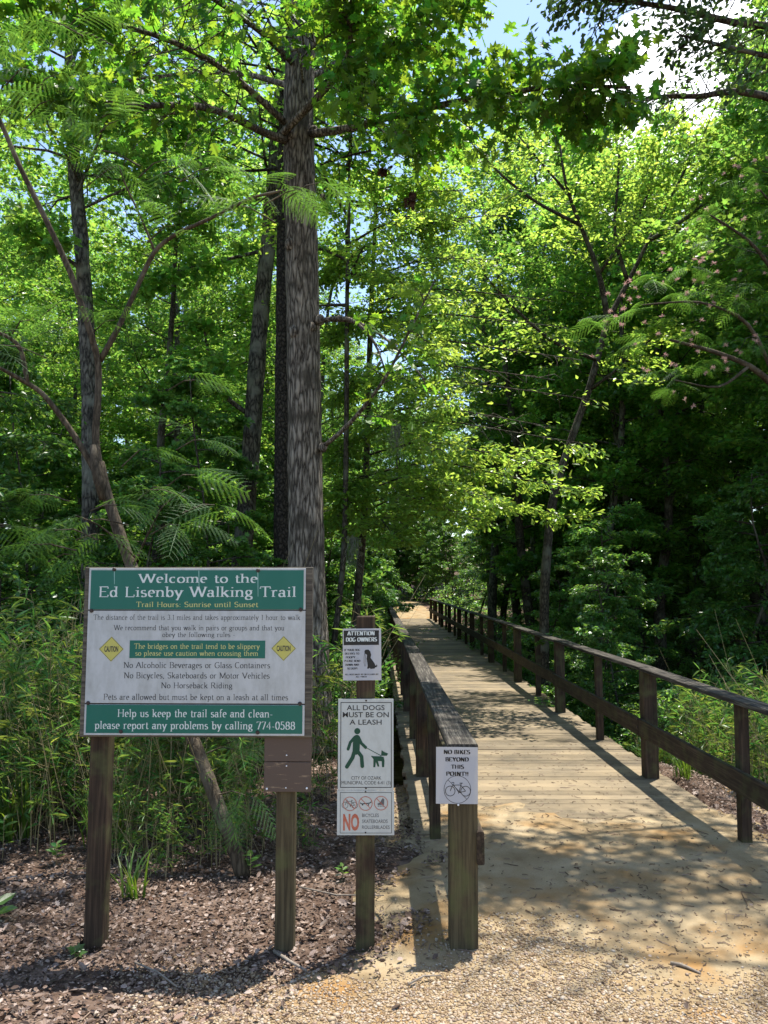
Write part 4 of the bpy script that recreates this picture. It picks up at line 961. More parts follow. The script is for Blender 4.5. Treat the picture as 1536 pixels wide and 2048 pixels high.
h1 = [(4.9, 11.4, 1, .9, SR), (5.9, 10.6, 2, 1.2, SR), (4.2, 12.6, 3, 1, SR), (5.0, 14.0, 4, 1.25, SR), (3.9, 15.6, 5, 1, SR), (4.4, 18, 1.4, 1.2, SR), (6.4, 13, 2.2, 1.2, SR), (3.8, 20.5, 2.6, 1.1, SR), (4.6, 23, .4, 1.3, SR), (7.2, 16, 4.4, 1.3, SR), (3.9, 27, 5.1, 1.2, SR), (5.4, 20, 2, 1.2, SR), (4, 32, 2, 1.3, SR), (8.5, 12, .5, 1.4, SR), (6.6, 24, .5, 1.5, SR)]
h2 = [(-1.2, 12.5, 1, 1, SL), (-2.6, 13, 2, 1.2, SL), (-.9, 16, 3, 1.1, SL), (-3.6, 11.8, 4, 1.1, SL), (-1.4, 20, 5, 1.2, SL), (-5.2, 12, 0, 1.3, SL), (-.8, 24, 1, 1.2, SL), (-6.8, 10.5, 2, 1.2, SL), (-1, 29, 3, 1.2, SL), (-7.8, 13, 2, 1.4, SL), (-1.1, 34, 4, 1.3, SL), (-3.2, 17, 4, 1.4, SL)]
for k, p in enumerate(ss):
    o = p.build('shrub', SR, 'shrub', M['thinbark'], M['maple'])
    place(o, h1[k::2], 'shrubs outside the right railing')
    for (x, y, rz, sc_, lb) in h2[k::2]: dup(o, (x, y, float(gz(x, y))), rz, sc_, lb, 'shrubs among the trees left of the bridge')

# ---- the big oak
base = P(628, 1478, 9.4); ok = Tree('lobed', .15, 77); g = ok.rng
D0 = 9.4
tp = [P(x, y, D0) for x, y in ((630, 1500), (624, 1420), (619, 1300), (613, 1140), (610, 900), (606, 640), (601, 400), (596, 250), (600, 120), (612, 0), (622, -150), (640, -320))]
rd = [.285, .25, .232, .218, .210, .205, .20, .195, .185, .17, .14, .09]
tpt = np.array(tp); tt = np.linspace(0, 1, 110); t_ = np.linspace(0, 1, 12)
tq = np.stack([np.interp(tt, t_, tpt[:, k]) for k in range(3)], -1); rq = np.interp(tt, t_, rd)
ok.wood.tube(tq, rq, 34, wob=.026)
for px, py, r in ((582, 490, .085), (592, 665, .10), (640, 640, .07), (586, 275, .09), (628, 262, .07), (622, 655, .07), (645, 895, .06), (645, 395, .05)):   # burls and old knots
    c = P(px, py, D0 - .13); a = np.linspace(0, pi, 6)
    ok.wood.tube(np.array([c + np.array((0, 0, -r*cos(x))) for x in a]), np.maximum(.01, r*np.sin(a)), 9, wob=.08)
def pl(*pts): return np.array([P(*p) for p in pts])
brs = [ (pl((620,268,9.3),(700,258,8.9),(770,235,8.5),(870,212,8.0),(990,190,7.5),(1110,170,7.1),(1260,175,6.7)), .055, 40, 1.0, 66),
        (pl((575,282,9.3),(520,262,8.9),(450,225,8.5),(385,208,8.2),(250,215,7.7),(120,180,7.2),(-40,150,6.8)), .055, 34, .9, 40),
        (pl((562,270,9.2),(640,190,8.8),(690,135,8.5),(760,95,8.1),(840,55,7.7),(930,0,7.3)), .05, 26, .8, 40),
        (pl((606,165,9.15),(600,110,8.7),(580,60,8.3),(560,20,8.1)), .016, 9, .5, 40), (pl((600,120,9.1),(640,80,8.6),(690,50,8.2)), .016, 9, .5, 40), (pl((610,100,9.1),(600,50,8.7),(630,0,8.3)), .016, 9, .5, 40),
        (pl((690,135,8.5),(705,70,8.2),(690,0,7.9),(660,-80,7.5)), .035, 18, .7, 36),
        (pl((640,642,9.3),(700,630,9.0),(750,680,8.8),(770,740,8.6)), .03, 4, .4, 8),
        (pl((645,640,9.3),(720,640,9.1),(790,690,8.9),(850,760,8.6)), .025, 5, .4, 8),
        (pl((645,895,9.3),(700,850,8.9),(770,760,8.4),(800,700,8.2),(870,560,7.9)), .03, 8, .5, 16),
        (pl((575,250,9.3),(470,150,8.8),(350,80,8.2),(200,40,7.6),(50,10,7.0)), .045, 34, .9, 42),
        (pl((590,130,9.3),(520,60,8.6),(430,0,7.8),(330,-60,7.0)), .045, 26, .9, 30),
        (pl((610,60,9.4),(680,-20,8.8),(760,-80,8.0),(860,-110,7.2)), .045, 20, .9, 26),
        (pl((600,-60,9.4),(500,-120,8.4),(380,-190,7.2)), .045, 16, 1.0, 26),
        (pl((610,-60,9.4),(560,-200,8.0),(540,-420,6.4)), .045, 14, 1.0, 24),
        (pl((600,180,9.5),(480,140,10.4),(330,150,11.4),(180,170,12.2)), .045, 28, 1.0, 40),
        (pl((610,160,9.5),(700,110,10.4),(820,110,11.4),(900,120,12.0)), .045, 20, .8, 36) ]
for pts, r, ns, sl, nl in brs:
    q = ok.limb(pts, r, r*.3, 7, .03); ok.subs(q, sl, ns, int(nl * .66), .12, .55, .25, .01)
for i in range(4):      # the head of the oak, above the picture
    a = i*2.4; p = P(625, -180 - 16*i, D0); ok.spray(p, (cos(a), sin(a), .5), 2.8, .04, 8, 26, droop=.2, spread=.15, flat=.5, sub=.45)
ok.build('oak_tree', 'large straight oak trunk with ridged grey bark standing right behind the welcome sign', 'tree', M['oakbark'], M['oakleaf'], tuple(base * (1, 1, 0) + (0, 0, float(gz(base[0], 9.4)))), local=False, tilt=.85)

def pix_tree(name, label, pts, radii, bm, lm, kind, size, seed, crown=(), sprays=(), n=9, wob=.04, tilt=.55, cat='tree', group=None):
    t = Tree(kind, size, seed); pp = np.array([P(*p) for p in pts])
    m = len(pp); t_ = np.linspace(0, 1, m); tt = np.linspace(0, 1, (m-1)*4+1)
    q = np.stack([np.interp(tt, t_, pp[:, k]) for k in range(3)], -1)
    for _ in range(2): q[1:-1] = .25*q[:-2] + .5*q[1:-1] + .25*q[2:]
    t.wood.tube(q, np.interp(tt, np.linspace(0, 1, len(radii)), radii), n, wob=wob)
    for c in crown:      # (branch pixels, r, nsub, sublen, nleaf)
        b = t.limb(np.array([P(*p) for p in c[0]]), c[1], c[1]*.3, 6, .03); t.subs(b, c[3], c[2], c[4], .09, .35, c[5] if len(c) > 5 else .2, .007)
    for (p, d, L_, ns, nl) in sprays: t.spray(P(*p), d, L_, .03, ns, nl, droop=.2, spread=.13, flat=.45)
    x, y, z = q[0]
    return t.build(name, label, cat, bm, lm, (x, y, float(gz(x, y))), group, local=False, tilt=tilt)

def head(p0, n, L_, ns, nl, up=.35, step=24):
    return [((p0[0], p0[1] - step*i, p0[2]), (cos(2.4*i), sin(2.4*i), up), L_, ns, nl) for i in range(n)]
pix_tree('pine_trunk_tree', 'very dark blocky barked tree standing close behind the big oak', [(566,1500,12.4),(564,1140,12.4),(566,800,12.4),(568,560,12.4),(570,300,12.4),(574,0,12.4),(576,-150,12.4)], [.15,.145,.14,.135,.12,.10,.05], M['darkbark'], M['canopy'], 'simple', .13, 401, sprays=head((572, 360, 12.4), 16, 3.0, 9, 44))
pix_tree('hardwood_tree', 'grey lichen mottled leaning tree between mimosa and big oak', [(470,1420,14),(480,1140,14),(494,1000,14),(508,800,14),(520,640,14),(542,430,14),(556,240,14),(566,60,14),(572,-60,14)], [.21,.185,.17,.165,.155,.14,.12,.09,.05], M['greybark'], M['canopy'], 'star', .13, 402, crown=[([(500,830,14),(440,790,13.8),(415,700,13.5),(405,640,13.2)], .05, 16, .8, 30), ([(530,500,14),(450,520,13.6),(360,540,13.2),(280,560,12.8)], .04, 22, .8, 34)], sprays=head((545, 420, 14), 18, 3.0, 9, 44))
pix_tree('hardwood_tree', 'dark rough barked tree behind the forked mimosa, nearest the left', [(178,1440,13),(180,1140,13),(182,900,13),(176,700,13),(165,520,13),(150,350,13),(140,180,13),(135,0,13)], [.16,.15,.14,.135,.125,.12,.09,.05], M['greybark'], M['canopy'], 'lobed', .15, 403, crown=[([(165,540,13),(110,500,12.6),(40,440,12.2)], .04, 16, .8, 34), ([(150,400,13),(190,300,12.6),(230,200,12.2)], .035, 16, .8, 34)], sprays=head((160, 420, 13), 16, 2.8, 9, 42))
pix_tree('sapling_tree', 'thin straight young tree just right of the big oak', [(668,1290,13.2),(690,1100,13.2),(693,850,13.2),(694,600,13.2),(698,400,13.2),(700,200,13.2)], [.055,.05,.045,.04,.03,.012], M['thinbark'], M['beech'], 'simple', .10, 404, sprays=head((694, 640, 13.2), 14, 1.7, 8, 34, .2, 30), n=7)
# the lit tree whose low sprays reach over the bridge
sp_ = []
for i, (y0, x1, y1, d1) in enumerate(((420,930,380,13.2),(480,1010,430,12.9),(540,1000,520,12.2),(590,1090,600,12.4),(640,1130,655,12.6),(690,1160,720,12.2),(740,1110,760,11.4),(770,1190,800,12.4),(820,1080,850,11.2),(850,1185,890,12),(890,1100,930,11.2),(930,1180,985,11.8),(960,1010,1005,11),(985,1165,1040,12.2),(1000,960,1040,11.6),(760,900,800,10.6),(850,880,900,10.6),(640,880,700,11),(560,860,600,11),(520,650,560,13.6),(640,660,680,13.6),(760,670,800,13.8),(880,680,910,13.4),(960,690,1000,13.2),(1040,800,1090,12.4),(1010,640,1060,13.6))):
    xm = 740 + (x1 - 740) * .5; sp_.append(([(738, y0 + 20, 14.5), (738 + (x1-738)*.3, y0 - 14, 13.9 + (d1-14)*.3), (xm, (y0+y1)/2 - 16, 14 + (d1-14)*.6), (x1, y1, d1)], .022, 30, .85, 40, .15))
pix_tree('beech_tree', 'slim leaning tree with bright sunlit leaf sprays reaching over the bridge', [(706,1290,14.5),(715,1200,14.5),(731,1000,14.5),(738,730,14.5),(745,560,14.5),(752,400,14.5),(760,280,14.5)], [.085,.075,.065,.055,.045,.03,.012], M['thinbark'], M['beech'], 'obovate', .105, 405, crown=sp_, sprays=head((750, 420, 14.5), 8, 1.8, 8, 30, .2, 18), n=8)
# forked tree over the right-hand wood
pix_tree('forked_tree', 'leaning tree with forked dark limbs and yellow green crown over the right-hand wood', [(1096,1580,16.0),(1088,1380,16.0),(1088,1180,16.0),(1102,1010,16.0),(1138,890,16.0),(1175,790,16.0),(1197,710,16.0),(1216,640,16.0),(1256,565,16.0),(1300,475,16.0),(1345,390,16.0)], [.12,.11,.10,.09,.08,.075,.07,.062,.05,.035,.012], M['thinbark'], M['beech'], 'simple', .11, 406,
  crown=[([(1216,645,16.0),(1200,545,15.7),(1160,450,15.4),(1130,370,15.0),(1120,290,14.8)], .07, 30, 1.5, 40), ([(1256,565,16.0),(1225,470,15.6),(1235,380,15.2),(1240,290,15.2)], .05, 26, 1.4, 40), ([(1300,480,16.0),(1370,440,15.6),(1430,390,15.2),(1480,330,15.2)], .05, 28, 1.5, 40), ([(1195,720,16.0),(1110,690,15.2),(1030,620,14.8),(960,540,14.4)], .05, 28, 1.5, 40), ([(1180,780,16.0),(1260,720,15.4),(1330,650,14.9)], .04, 20, 1.3, 36), ([(1160,450,15.4),(1060,400,14.9),(980,330,14.4),(930,270,14.1)], .045, 28, 1.4, 42), ([(1340,400,16.0),(1380,320,15.7),(1400,260,15.5)], .035, 20, 1.3, 40), ([(1130,380,15.0),(1060,300,14.7),(1020,250,14.6)], .03, 20, 1.2, 40), ([(1200,545,15.7),(1290,420,15.2),(1320,300,14.9)], .04, 26, 1.3, 40)])
# small-leaved oak leaning in from the right, out of frame at its foot
t = Tree('obovate', .085, 407)
tr = np.array([(8.2, 7.5, -.5), (8.0, 7.6, 3), (7.6, 7.7, 6), (7.0, 7.8, 9), (6.6, 7.8, 12)]); t.limb(tr, .2, .08, 10, .04)
for pts, r, ns, sl, nl in ((np.vstack([(7.6, 7.7, 5.6), pl((1536,185,8),(1450,182,7.9),(1400,195,7.8),(1320,190,7.7),(1230,215,7.5))]), .05, 26, .8, 30),
                           (np.vstack([(7.2, 7.8, 8), pl((1500,60,7.6),(1380,20,7.4),(1240,0,7.2),(1120,-10,7.0))]), .045, 30, .7, 34),
                           (np.vstack([(6.9, 7.8, 9), pl((1480,-60,7.4),(1340,-70,7),(1180,-80,6.6))]), .04, 30, .8, 40),
                           (np.vstack([(7.4, 7.7, 7), pl((1560,120,7.4),(1440,90,7.0),(1360,70,6.8))]), .035, 24, .6, 30)):
    q = t.limb(pts, r, r*.3, 7, .03); t.subs(q, sl, ns, nl, .09, .4, .35, .008)
for i, (x, y, z) in enumerate(((6.6, 7.6, 9.0), (6.6, 7.4, 9.6), (6.6, 7.9, 10.2), (6.5, 7.0, 10.8), (6.5, 8.2, 11.4), (6.6, 6.8, 9.4), (6.4, 5.9, 9.8), (6.3, 5.4, 10.6), (6.2, 6.2, 8.8))):  # sprays above the view, added to throw dappled shade on the path
    t.spray((x, y, z), (-1, -.25 + .12 * i - .1 * (i % 3), .05), 5.2, .05, 13, 26, droop=.06, spread=.16, flat=.4, t0=.25, sub=.28)
for i in range(12):
    a = i*2.4; t.spray((6.9 + .2*cos(a), 7.8, 8 + .35*i), (cos(a) - .3, sin(a), .3), 3.0, .04, 9, 40, droop=.25, spread=.13, flat=.45)
t.build('small_leaved_oak', 'dark small leaved oak whose bent bough leans in at the upper right corner', 'tree', M['thinbark'], M['waterleaf'], (8.2, 7.5, float(gz(8.2, 7.5))), local=False)

# ---- pines far off at the upper right
def pine(seed, h=24):
    t = Tree('blade', .34, seed); g = t.rng
    tr = np.array([(g.normal(0, .15)*i, g.normal(0, .15)*i, h*i/7) for i in range(8)]); tr[0, 2] = -.5; q = t.limb(tr, .2, .04, 8, .03)
    for i in range(26):
        f = .5 + .5*(i + g.random())/26; p = np.array([np.interp(f*h, q[:, 2], q[:, k]) for k in range(3)]); a = i*2.4
        L_ = 3.4*(1.15 - f)*1.7*g.uniform(.6, 1.1); d = np.array((cos(a), sin(a), .25)); b = t.limb(np.array([p, p + d*L_*.5, p + d*L_ + (0, 0, .3)]), .04, .015, 4)
        for k in range(9):
            c = b[min(len(b)-1, int((.3 + .7*k/9)*len(b)))] + g.normal(0, .22, 3); n = 34
            v = unit(g.normal(0, 1, (n, 3)) + (0, 0, .3)); t.pos.append(np.repeat(c[None], n, 0)); t.ax.append(v)
    return t
pn = pine(501).build('pine_tree', 'tall grey green pine standing above the wood at the upper right', 'pine', M['greybark'], M['needle'])
place(pn, [(x, y, a, s, 'tall grey green pine standing above the wood at the upper right') for x, y, a, s in ((13.5, 27, 0, .92), (17, 31, 2, 1), (12.2, 34, 4, .95), (20, 28, 1, .9))], 'pines above the wood at the upper right')

# ---- mimosas: feathery twice-divided leaves
def frond_template():
    """one feathery leaf 1 m long along +Y, arching down; pinnae in pairs, each lined with narrow leaflets"""
    V, Fq = [], []
    def q4(a, b, c, d):
        k = len(V); V.extend([a, b, c, d]); Fq.append((k, k+1, k+2, k+3))
    n = 9
    for i in range(n):
        t = .14 + .86 * i / (n - 1); y = t; z = -.42 * t * t
        L_ = .36 * sin(pi * (.16 + .80 * t)) ** .7 + .05
        for s in (-1, 1):
            d = np.array((s * .86, .5, -.28)); d /= np.linalg.norm(d); b0 = np.array((0, y, z)); m = 17
            up = np.array((0, 0, 1.0)); sd_ = np.cross(d, up); sd_ /= np.linalg.norm(sd_)
            for k in range(m):
                f0 = (k + .12) / m; p = b0 + d * L_ * f0 + np.array((0, 0, -.10 * f0 * f0 * L_ * 3)); ww = .032 * (1 - .5 * f0) * (1 - .35 * abs(f0 - .5))
                for e in (-1, 1):
                    tip = p + sd_ * e * ww + d * .014 + np.array((0, 0, -.006))
                    a_ = d * L_ / m * .36
                    q4(p - a_*.5, p + a_*.5, tip + a_*.7, tip - a_*.1)
    for i in range(6):      # rachis
        t0, t1_ = i / 6, (i + 1) / 6; w_ = .005
        q4(np.array((-w_, t0, -.42*t0*t0)), np.array((w_, t0, -.42*t0*t0)), np.array((w_, t1_, -.42*t1_*t1_)), np.array((-w_, t1_, -.42*t1_*t1_)))
    return np.array(V), np.array(Fq)
FV, FF = frond_template()
def put_fronds(mb, pos, axis, size, g, nrm_j=.25):
    n = len(pos); k = len(FV); axis = unit(np.asarray(axis, float)); nr0 = np.array((0, 0, 1.0)) + g.normal(0, nrm_j, (n, 3))
    side = unit(np.cross(axis, nr0)); nr = np.cross(side, axis)
    W = pos[:, None, :] + size[:, None, None] * (FV[None, :, 0:1]*side[:, None, :] + FV[None, :, 1:2]*axis[:, None, :] + FV[None, :, 2:3]*nr[:, None, :])
    base = mb.n; mb.v.append(W.reshape(-1, 3)); mb.n += n * k
    mb.f.append((FF[None] + (np.arange(n) * k)[:, None, None] + base).reshape(-1, 4)); mb.m.append(0); mb.sm.append(False)
def frond_whorls(mb, wood_, spots, g, n=5, size=.40):
    for c, dirn in spots:
        c = np.asarray(c, float); k = n
        a = g.uniform(0, 6.28, k); d = np.stack([np.cos(a), np.sin(a), g.uniform(-.1, .35, k)], -1) + np.asarray(dirn)[None] * 1.1
        put_fronds(mb, np.repeat(c[None], k, 0) + g.normal(0, .03, (k, 3)), d, size * g.uniform(.6, 1.2, k), g, .4)
mt = MB(); mf = MB(); g = np.random.default_rng(61)
def mlimb(pts, r0, r1, n=8):
    pp = np.array([P(*p) for p in pts]); m = len(pp); tt = np.linspace(0, 1, (m-1)*4+1); q = np.stack([np.interp(tt, np.linspace(0, 1, m), pp[:, k]) for k in range(3)], -1)
    for _ in range(2): q[1:-1] = .25*q[:-2] + .5*q[1:-1] + .25*q[2:]
    mt.tube(q, np.linspace(r0, r1, len(q)), n, wob=.02); return q
mlimb([(486,1752,5.5),(470,1700,5.5),(440,1620,5.55),(410,1540,5.6),(378,1460,5.7),(330,1290,5.8),(266,1140,5.9),(236,1060,5.9),(212,985,5.9),(198,925,5.9)], .052, .040, 10)
l1 = mlimb([(200,940,5.9),(190,880,5.9),(196,800,5.9),(198,722,5.9),(176,650,5.8),(140,540,5.7),(85,425,5.6),(40,335,5.5),(0,240,5.4),(-70,110,5.2),(-150,-60,5.0)], .032, .014)
l2 = mlimb([(215,985,5.9),(170,905,5.85),(135,850,5.8),(85,785,5.7),(52,765,5.65),(0,735,5.5),(-80,700,5.3)], .029, .011)
l3 = mlimb([(55,768,5.65),(42,690,5.6),(0,665,5.5),(-60,640,5.4)], .018, .01, 6)
l4 = mlimb([(200,722,5.9),(235,660,5.85),(265,595,5.8),(308,500,5.7),(350,468,5.6),(420,438,5.5),(500,395,5.35),(570,380,5.25)], .024, .009, 7)
l5 = mlimb([(308,500,5.7),(280,430,5.6),(250,370,5.5),(238,330,5.4)], .011, .005, 5)
l6 = mlimb([(276,1120,5.9),(240,1085,5.7),(200,1050,5.5),(150,1030,5.3)], .010, .005, 5)
l7 = mlimb([(262,1140,5.9),(300,1060,5.7),(325,1010,5.5),(370,980,5.3)], .010, .005, 5)
l8 = mlimb([(448,1640,5.55),(470,1620,5.4),(480,1590,5.3)], .008, .005, 5)
mt.tube(np.array([P(205,1000,5.84), P(198,960,5.82), P(190,925,5.82), P(186,890,5.83)]), (.02,.042,.038,.02), 9, wob=.1)
wh = []
for (px, py, Y, dx, dz) in ((150,60,5.3,-.3,0),(90,40,5.1,-.2,.1),(60,130,5.2,.3,-.1),(110,150,5.2,.4,-.1),(30,210,5.3,.5,-.1),(100,200,5.0,.3,-.2),(20,60,5.0,.3,0),(190,10,5.4,.3,0),(200,300,5.4,-.8,0),(240,330,5.4,.9,-.1),(330,320,5.3,.9,-.1),(420,335,5.3,1,-.1),(240,240,5.4,.1,.2),
      (350,450,5.5,.3,.1),(570,380,5.25,.9,-.05),(600,378,5.2,1.0,-.25),(640,365,5.2,1,-.1),(470,410,5.4,-.2,-.2),(520,390,5.3,.2,.1),(30,660,5.4,.2,0),(0,690,5.3,-.2,-.1),(60,640,5.4,.6,0),(230,640,5.7,.6,-.1),(140,600,5.6,.6,-.1),
      (235,1010,5.4,.7,-.1),(330,975,5.3,.9,-.05),(390,950,5.2,.9,0),(290,980,5.3,-.2,-.1),(410,880,5.6,.7,-.1),(300,900,5.7,.4,0),(390,760,5.7,.6,0),(170,1040,5.3,-.6,-.2),(110,1060,5.1,-.5,-.3),(60,1090,5.0,-.4,-.3),(20,1050,5.0,.1,-.2),(150,1110,5.2,.1,-.4),(210,1070,5.3,.5,-.3),(60,990,5.1,-.3,-.1),(360,1050,5.5,.7,-.3),(430,1010,5.4,.5,-.2),
      (490,1590,5.4,.5,-1.6),(470,1500,5.7,.8,.1),(505,1480,5.8,.7,.1)):
    wh.append((P(px, py, Y), (dx, -.1, dz)))
    c = P(px, py, Y)
    mt.tube(np.array([c + g.normal(0, .02, 3) + (-.25*np.sign(dx), .15, -.05), c + (-.1*np.sign(dx), .06, .01), c]), (.006, .005, .003), 4, cap=False)
frond_whorls(mf, mt, wh, g, 4, .33)
put_fronds(mf, np.array([P(452, 1588, 5.4), P(486, 1578, 5.35), P(500, 1585, 5.4), P(470, 1580, 5.3)]), np.array([(-.55, -.2, -.75), (.15, -.35, -1), (.7, -.1, -.5), (-.15, -.4, -.9)]), np.array([.32, .36, .30, .30]), g, .2)
mb0 = P(486, 1752, 5.5)
mim = thing('mimosa_tree', 'smooth brown slanting mimosa with feathery fronds rising behind the welcome sign', 'tree', (mb0[0], 5.5, float(gz(mb0[0], 5.5))))
for n_, b_, m_ in (('trunk', mt, M['mimbark']), ('crown', mf, M['frond'])):
    o = b_.build(n_, m_, mim); o.location = -Vector(mim.location)
# pink mimosa at the right
mt = MB(); mf = MB(); mp_ = MB(); g = np.random.default_rng(62)
mlimb([(1640,1420,12.5),(1620,1100,12.5),(1590,900,12.4),(1560,780,12.3),(1500,730,12.1),(1420,700,11.8),(1340,680,11.5)], .10, .02)
mlimb([(1590,900,12.4),(1600,700,12.3),(1560,560,12),(1500,480,11.8),(1420,430,11.5)], .06, .015)
mlimb([(1600,700,12.3),(1580,450,12),(1520,380,11.7)], .045, .012); mlimb([(1560,780,12.3),(1500,640,12),(1400,600,11.7),(1280,610,11.4)], .04, .01); mlimb([(1500,730,12.1),(1440,780,11.8),(1350,760,11.5)], .03, .008)
wh = [(P(px + g.normal(0, 12), py + g.normal(0, 10), Y), (g.normal(-.4, .4), g.normal(-.2, .3), -.15)) for px, py, Y in [(1200,660,11.3),(1240,640,11.3),(1290,620,11.4),(1340,600,11.5),(1390,590,11.6),(1440,600,11.7),(1330,740,11.4),(1370,730,11.5),(1350,770,11.4),(1420,720,11.7),(1470,700,11.9),(1520,690,12),(1300,680,11.4),(1400,660,11.6),(1360,520,11.5),(1420,500,11.5),(1480,480,11.7),(1530,470,11.8),(1400,440,11.5),(1460,420,11.6),(1520,380,11.7),(1500,350,11.7),(1440,550,11.6),(1500,560,11.8),(1250,700,11.3),(1540,600,12),(1540,420,11.7),(1310,560,11.4)]]
frond_whorls(mf, mt, wh, g, 5, .42)
for c, d in wh[::1]:
    for k in range(g.integers(2, 6)):
        e = c + g.normal(0, .25, 3) + (0, -.18, .12); n = 24
        v = unit(g.normal(0, 1, (n, 3)) + (0, 0, .8)); put_leaves(mp_, np.repeat(e[None], n, 0), v, g.normal(0, 1, (n, 3)), g.uniform(.035, .06, n), 'blade')
b0 = P(1640, 1420, 12.5)
mim = thing('mimosa_tree', 'feathery mimosa dotted with pink blossom leaning in above the right railing', 'tree', (b0[0], 12.5, float(gz(b0[0], 12.5))))
for n_, b_, m_ in (('trunk', mt, M['mimbark']), ('crown', mf, M['frond']), ('blossom', mp_, M['pink'])):
    o = b_.build(n_, m_, mim); o.location = -Vector(mim.location)

# ------------------------------------------------------------------ cane, grass, small plants
def cane_clump(seed, n=9, h=1.9, rad=.35, leafs=.165):
    g = np.random.default_rng(seed); st, lf = MB(), MB(); pos, ax = [], []
    for i in range(n):
        a = g.uniform(0, 6.28); r = rad * math.sqrt(g.random()); b = np.array((r*cos(a), r*sin(a), -.05)); hh = h * g.uniform(.5, 1.1); le = g.normal(0, .16, 2)
        pts = np.array([b + np.array((le[0]*f*f, le[1]*f*f, f)) * hh for f in np.linspace(0, 1, 6)]); st.tube(pts, np.linspace(.006, .002, 6), 4, cap=False)
        for k in range(12):
            f = g.uniform(.06, 1.0) ** .8; p = b + np.array((le[0]*f*f, le[1]*f*f, f)) * hh; aa = g.uniform(0, 6.28)
            e = p + np.array((cos(aa), sin(aa), .5)) * g.uniform(.06, .22); st.tube(np.array([p, e]), (.002, .001), 3, cap=False)
            m = g.integers(3, 6); fan = g.normal(0, .6, (m, 3)) + np.array((cos(aa), sin(aa), .25)); pos.append(np.repeat(e[None], m, 0)); ax.append(fan)
    pos = np.concatenate(pos); ax = np.concatenate(ax); m = len(pos)
    put_leaves(lf, pos, ax, np.array((0, 0, 1.0)) + g.normal(0, .5, (m, 3)), leafs * g.uniform(.45, 1.25, m), 'blade')
    for i in range(3):      # bare dry culms
        a = g.uniform(0, 6.28); b = np.array((.3*cos(a), .3*sin(a), -.05)); le = g.normal(0, .35, 2); hh = h * g.uniform(.5, 1.2)
        st.tube(np.array([b + np.array((le[0]*f, le[1]*f, f)) * hh for f in (0, .5, 1)]), (.004, .003, .0015), 4, cap=False)
    return st, lf
def clump_thing(name, label, cat, seed, **k):
    st, lf = cane_clump(seed, **k); r = thing(name, label, cat); st.build('stem', M['stem'], r); lf.build('foliage', M['cane'], r); return r
CL = 'tall narrow leaved cane clump in the thicket behind the welcome sign'; CR = 'narrow leaved cane clump growing outside the right railing'
cs = [clump_thing('cane_clump', CL, 'cane', 700 + i, h=hh, n=nn) for i, (hh, nn) in enumerate(((1.75, 8), (1.4, 9), (2.1, 7)))]
g = np.random.default_rng(71); cl = []
for _ in range(900):
    y = g.uniform(5.6, 9.4); x = g.uniform(-.62*y, -.52)
    lo = 5.75 + .25 * (x < -2.0) + .6 * (x > -1.05) + .5 * (x > -.5)
    if y < lo or (abs(x + .92) < .35 and y < 9.8): continue
    if all(math.hypot(x - a[0], y - a[1]) > .32 for a in cl): cl.append((x, y, g.uniform(0, 6.28), g.uniform(.5, 1.1) * (.72 if y < 6.4 else 1), CL))
    if len(cl) >= 84: break
cr = [(3.9, 8.6), (4.3, 8.9), (4.7, 9.3), (5.1, 8.8), (4.1, 9.6), (4.9, 10.1), (5.5, 9.6), (3.7, 7.9), (4.5, 8.2), (4.0, 7.4), (5.6, 10.6), (4.4, 10.6), (4.3, 7.6), (3.65, 9.2), (5.0, 7.9), (4.7, 7.2), (6.0, 10.0), (3.8, 10.3), (3.75, 11.2), (5.3, 11.2)]
cr = [(x, y, g.uniform(0, 6.28), g.uniform(.65, 1.0), CR) for x, y in cr]
cl += [(-1.5, 5.5, 1, .36, CL), (-1.22, 5.78, 2, .45, CL), (-1.75, 5.62, 3, .42, CL), (-.66, 6.05, 4, .4, CL), (-2.0, 5.75, 5, .5, CL), (-1.0, 5.95, 0, .5, CL)]
for k, o in enumerate(cs):
    place(o, cl[k::3], 'cane clumps in the thicket behind the sign')
    for (x, y, rz, s_, lb) in cr[k::3]: dup(o, (x, y, float(gz(x, y))), rz, s_, lb, 'cane clumps outside the right railing')
g = np.random.default_rng(90); n = 9000
yy = 10.5 + 72 * g.random(n) ** 1.5; xx = g.uniform(-.62, .62, n) * (yy + 3); k = ~((xx > -.7) & (xx < 3.6) & (yy < 64)) & ~((xx > 0) & (yy < 12) & (xx < 4)) & ~((xx < 0) & (yy < 10.2)); xx, yy = xx[k], yy[k]; n = len(xx)
q = 14; c = np.stack([xx, yy, gz(xx, yy)], -1); hh = g.uniform(.15, .9, n) * np.where(yy > 40, 1.6, 1)
pos = np.repeat(c, q, 0) + g.normal(0, 1, (n*q, 3)) * np.array((.3, .3, 0)) + np.array((0, 0, 1.0)) * (np.repeat(hh, q) * g.random(n*q))[:, None]
mb = MB(); put_leaves(mb, pos, g.normal(0, 1, (n*q, 3)) * (1, 1, .4), np.array((0, 0, 1.0)) + g.normal(0, .5, (n*q, 3)), g.uniform(.08, .16, n*q) * np.repeat(np.where(yy > 30, 1.7, 1), q), 'simple')
tag(mb.build('undergrowth', M['maple']), 'low leafy undergrowth covering the forest floor', 'undergrowth', kind='stuff')
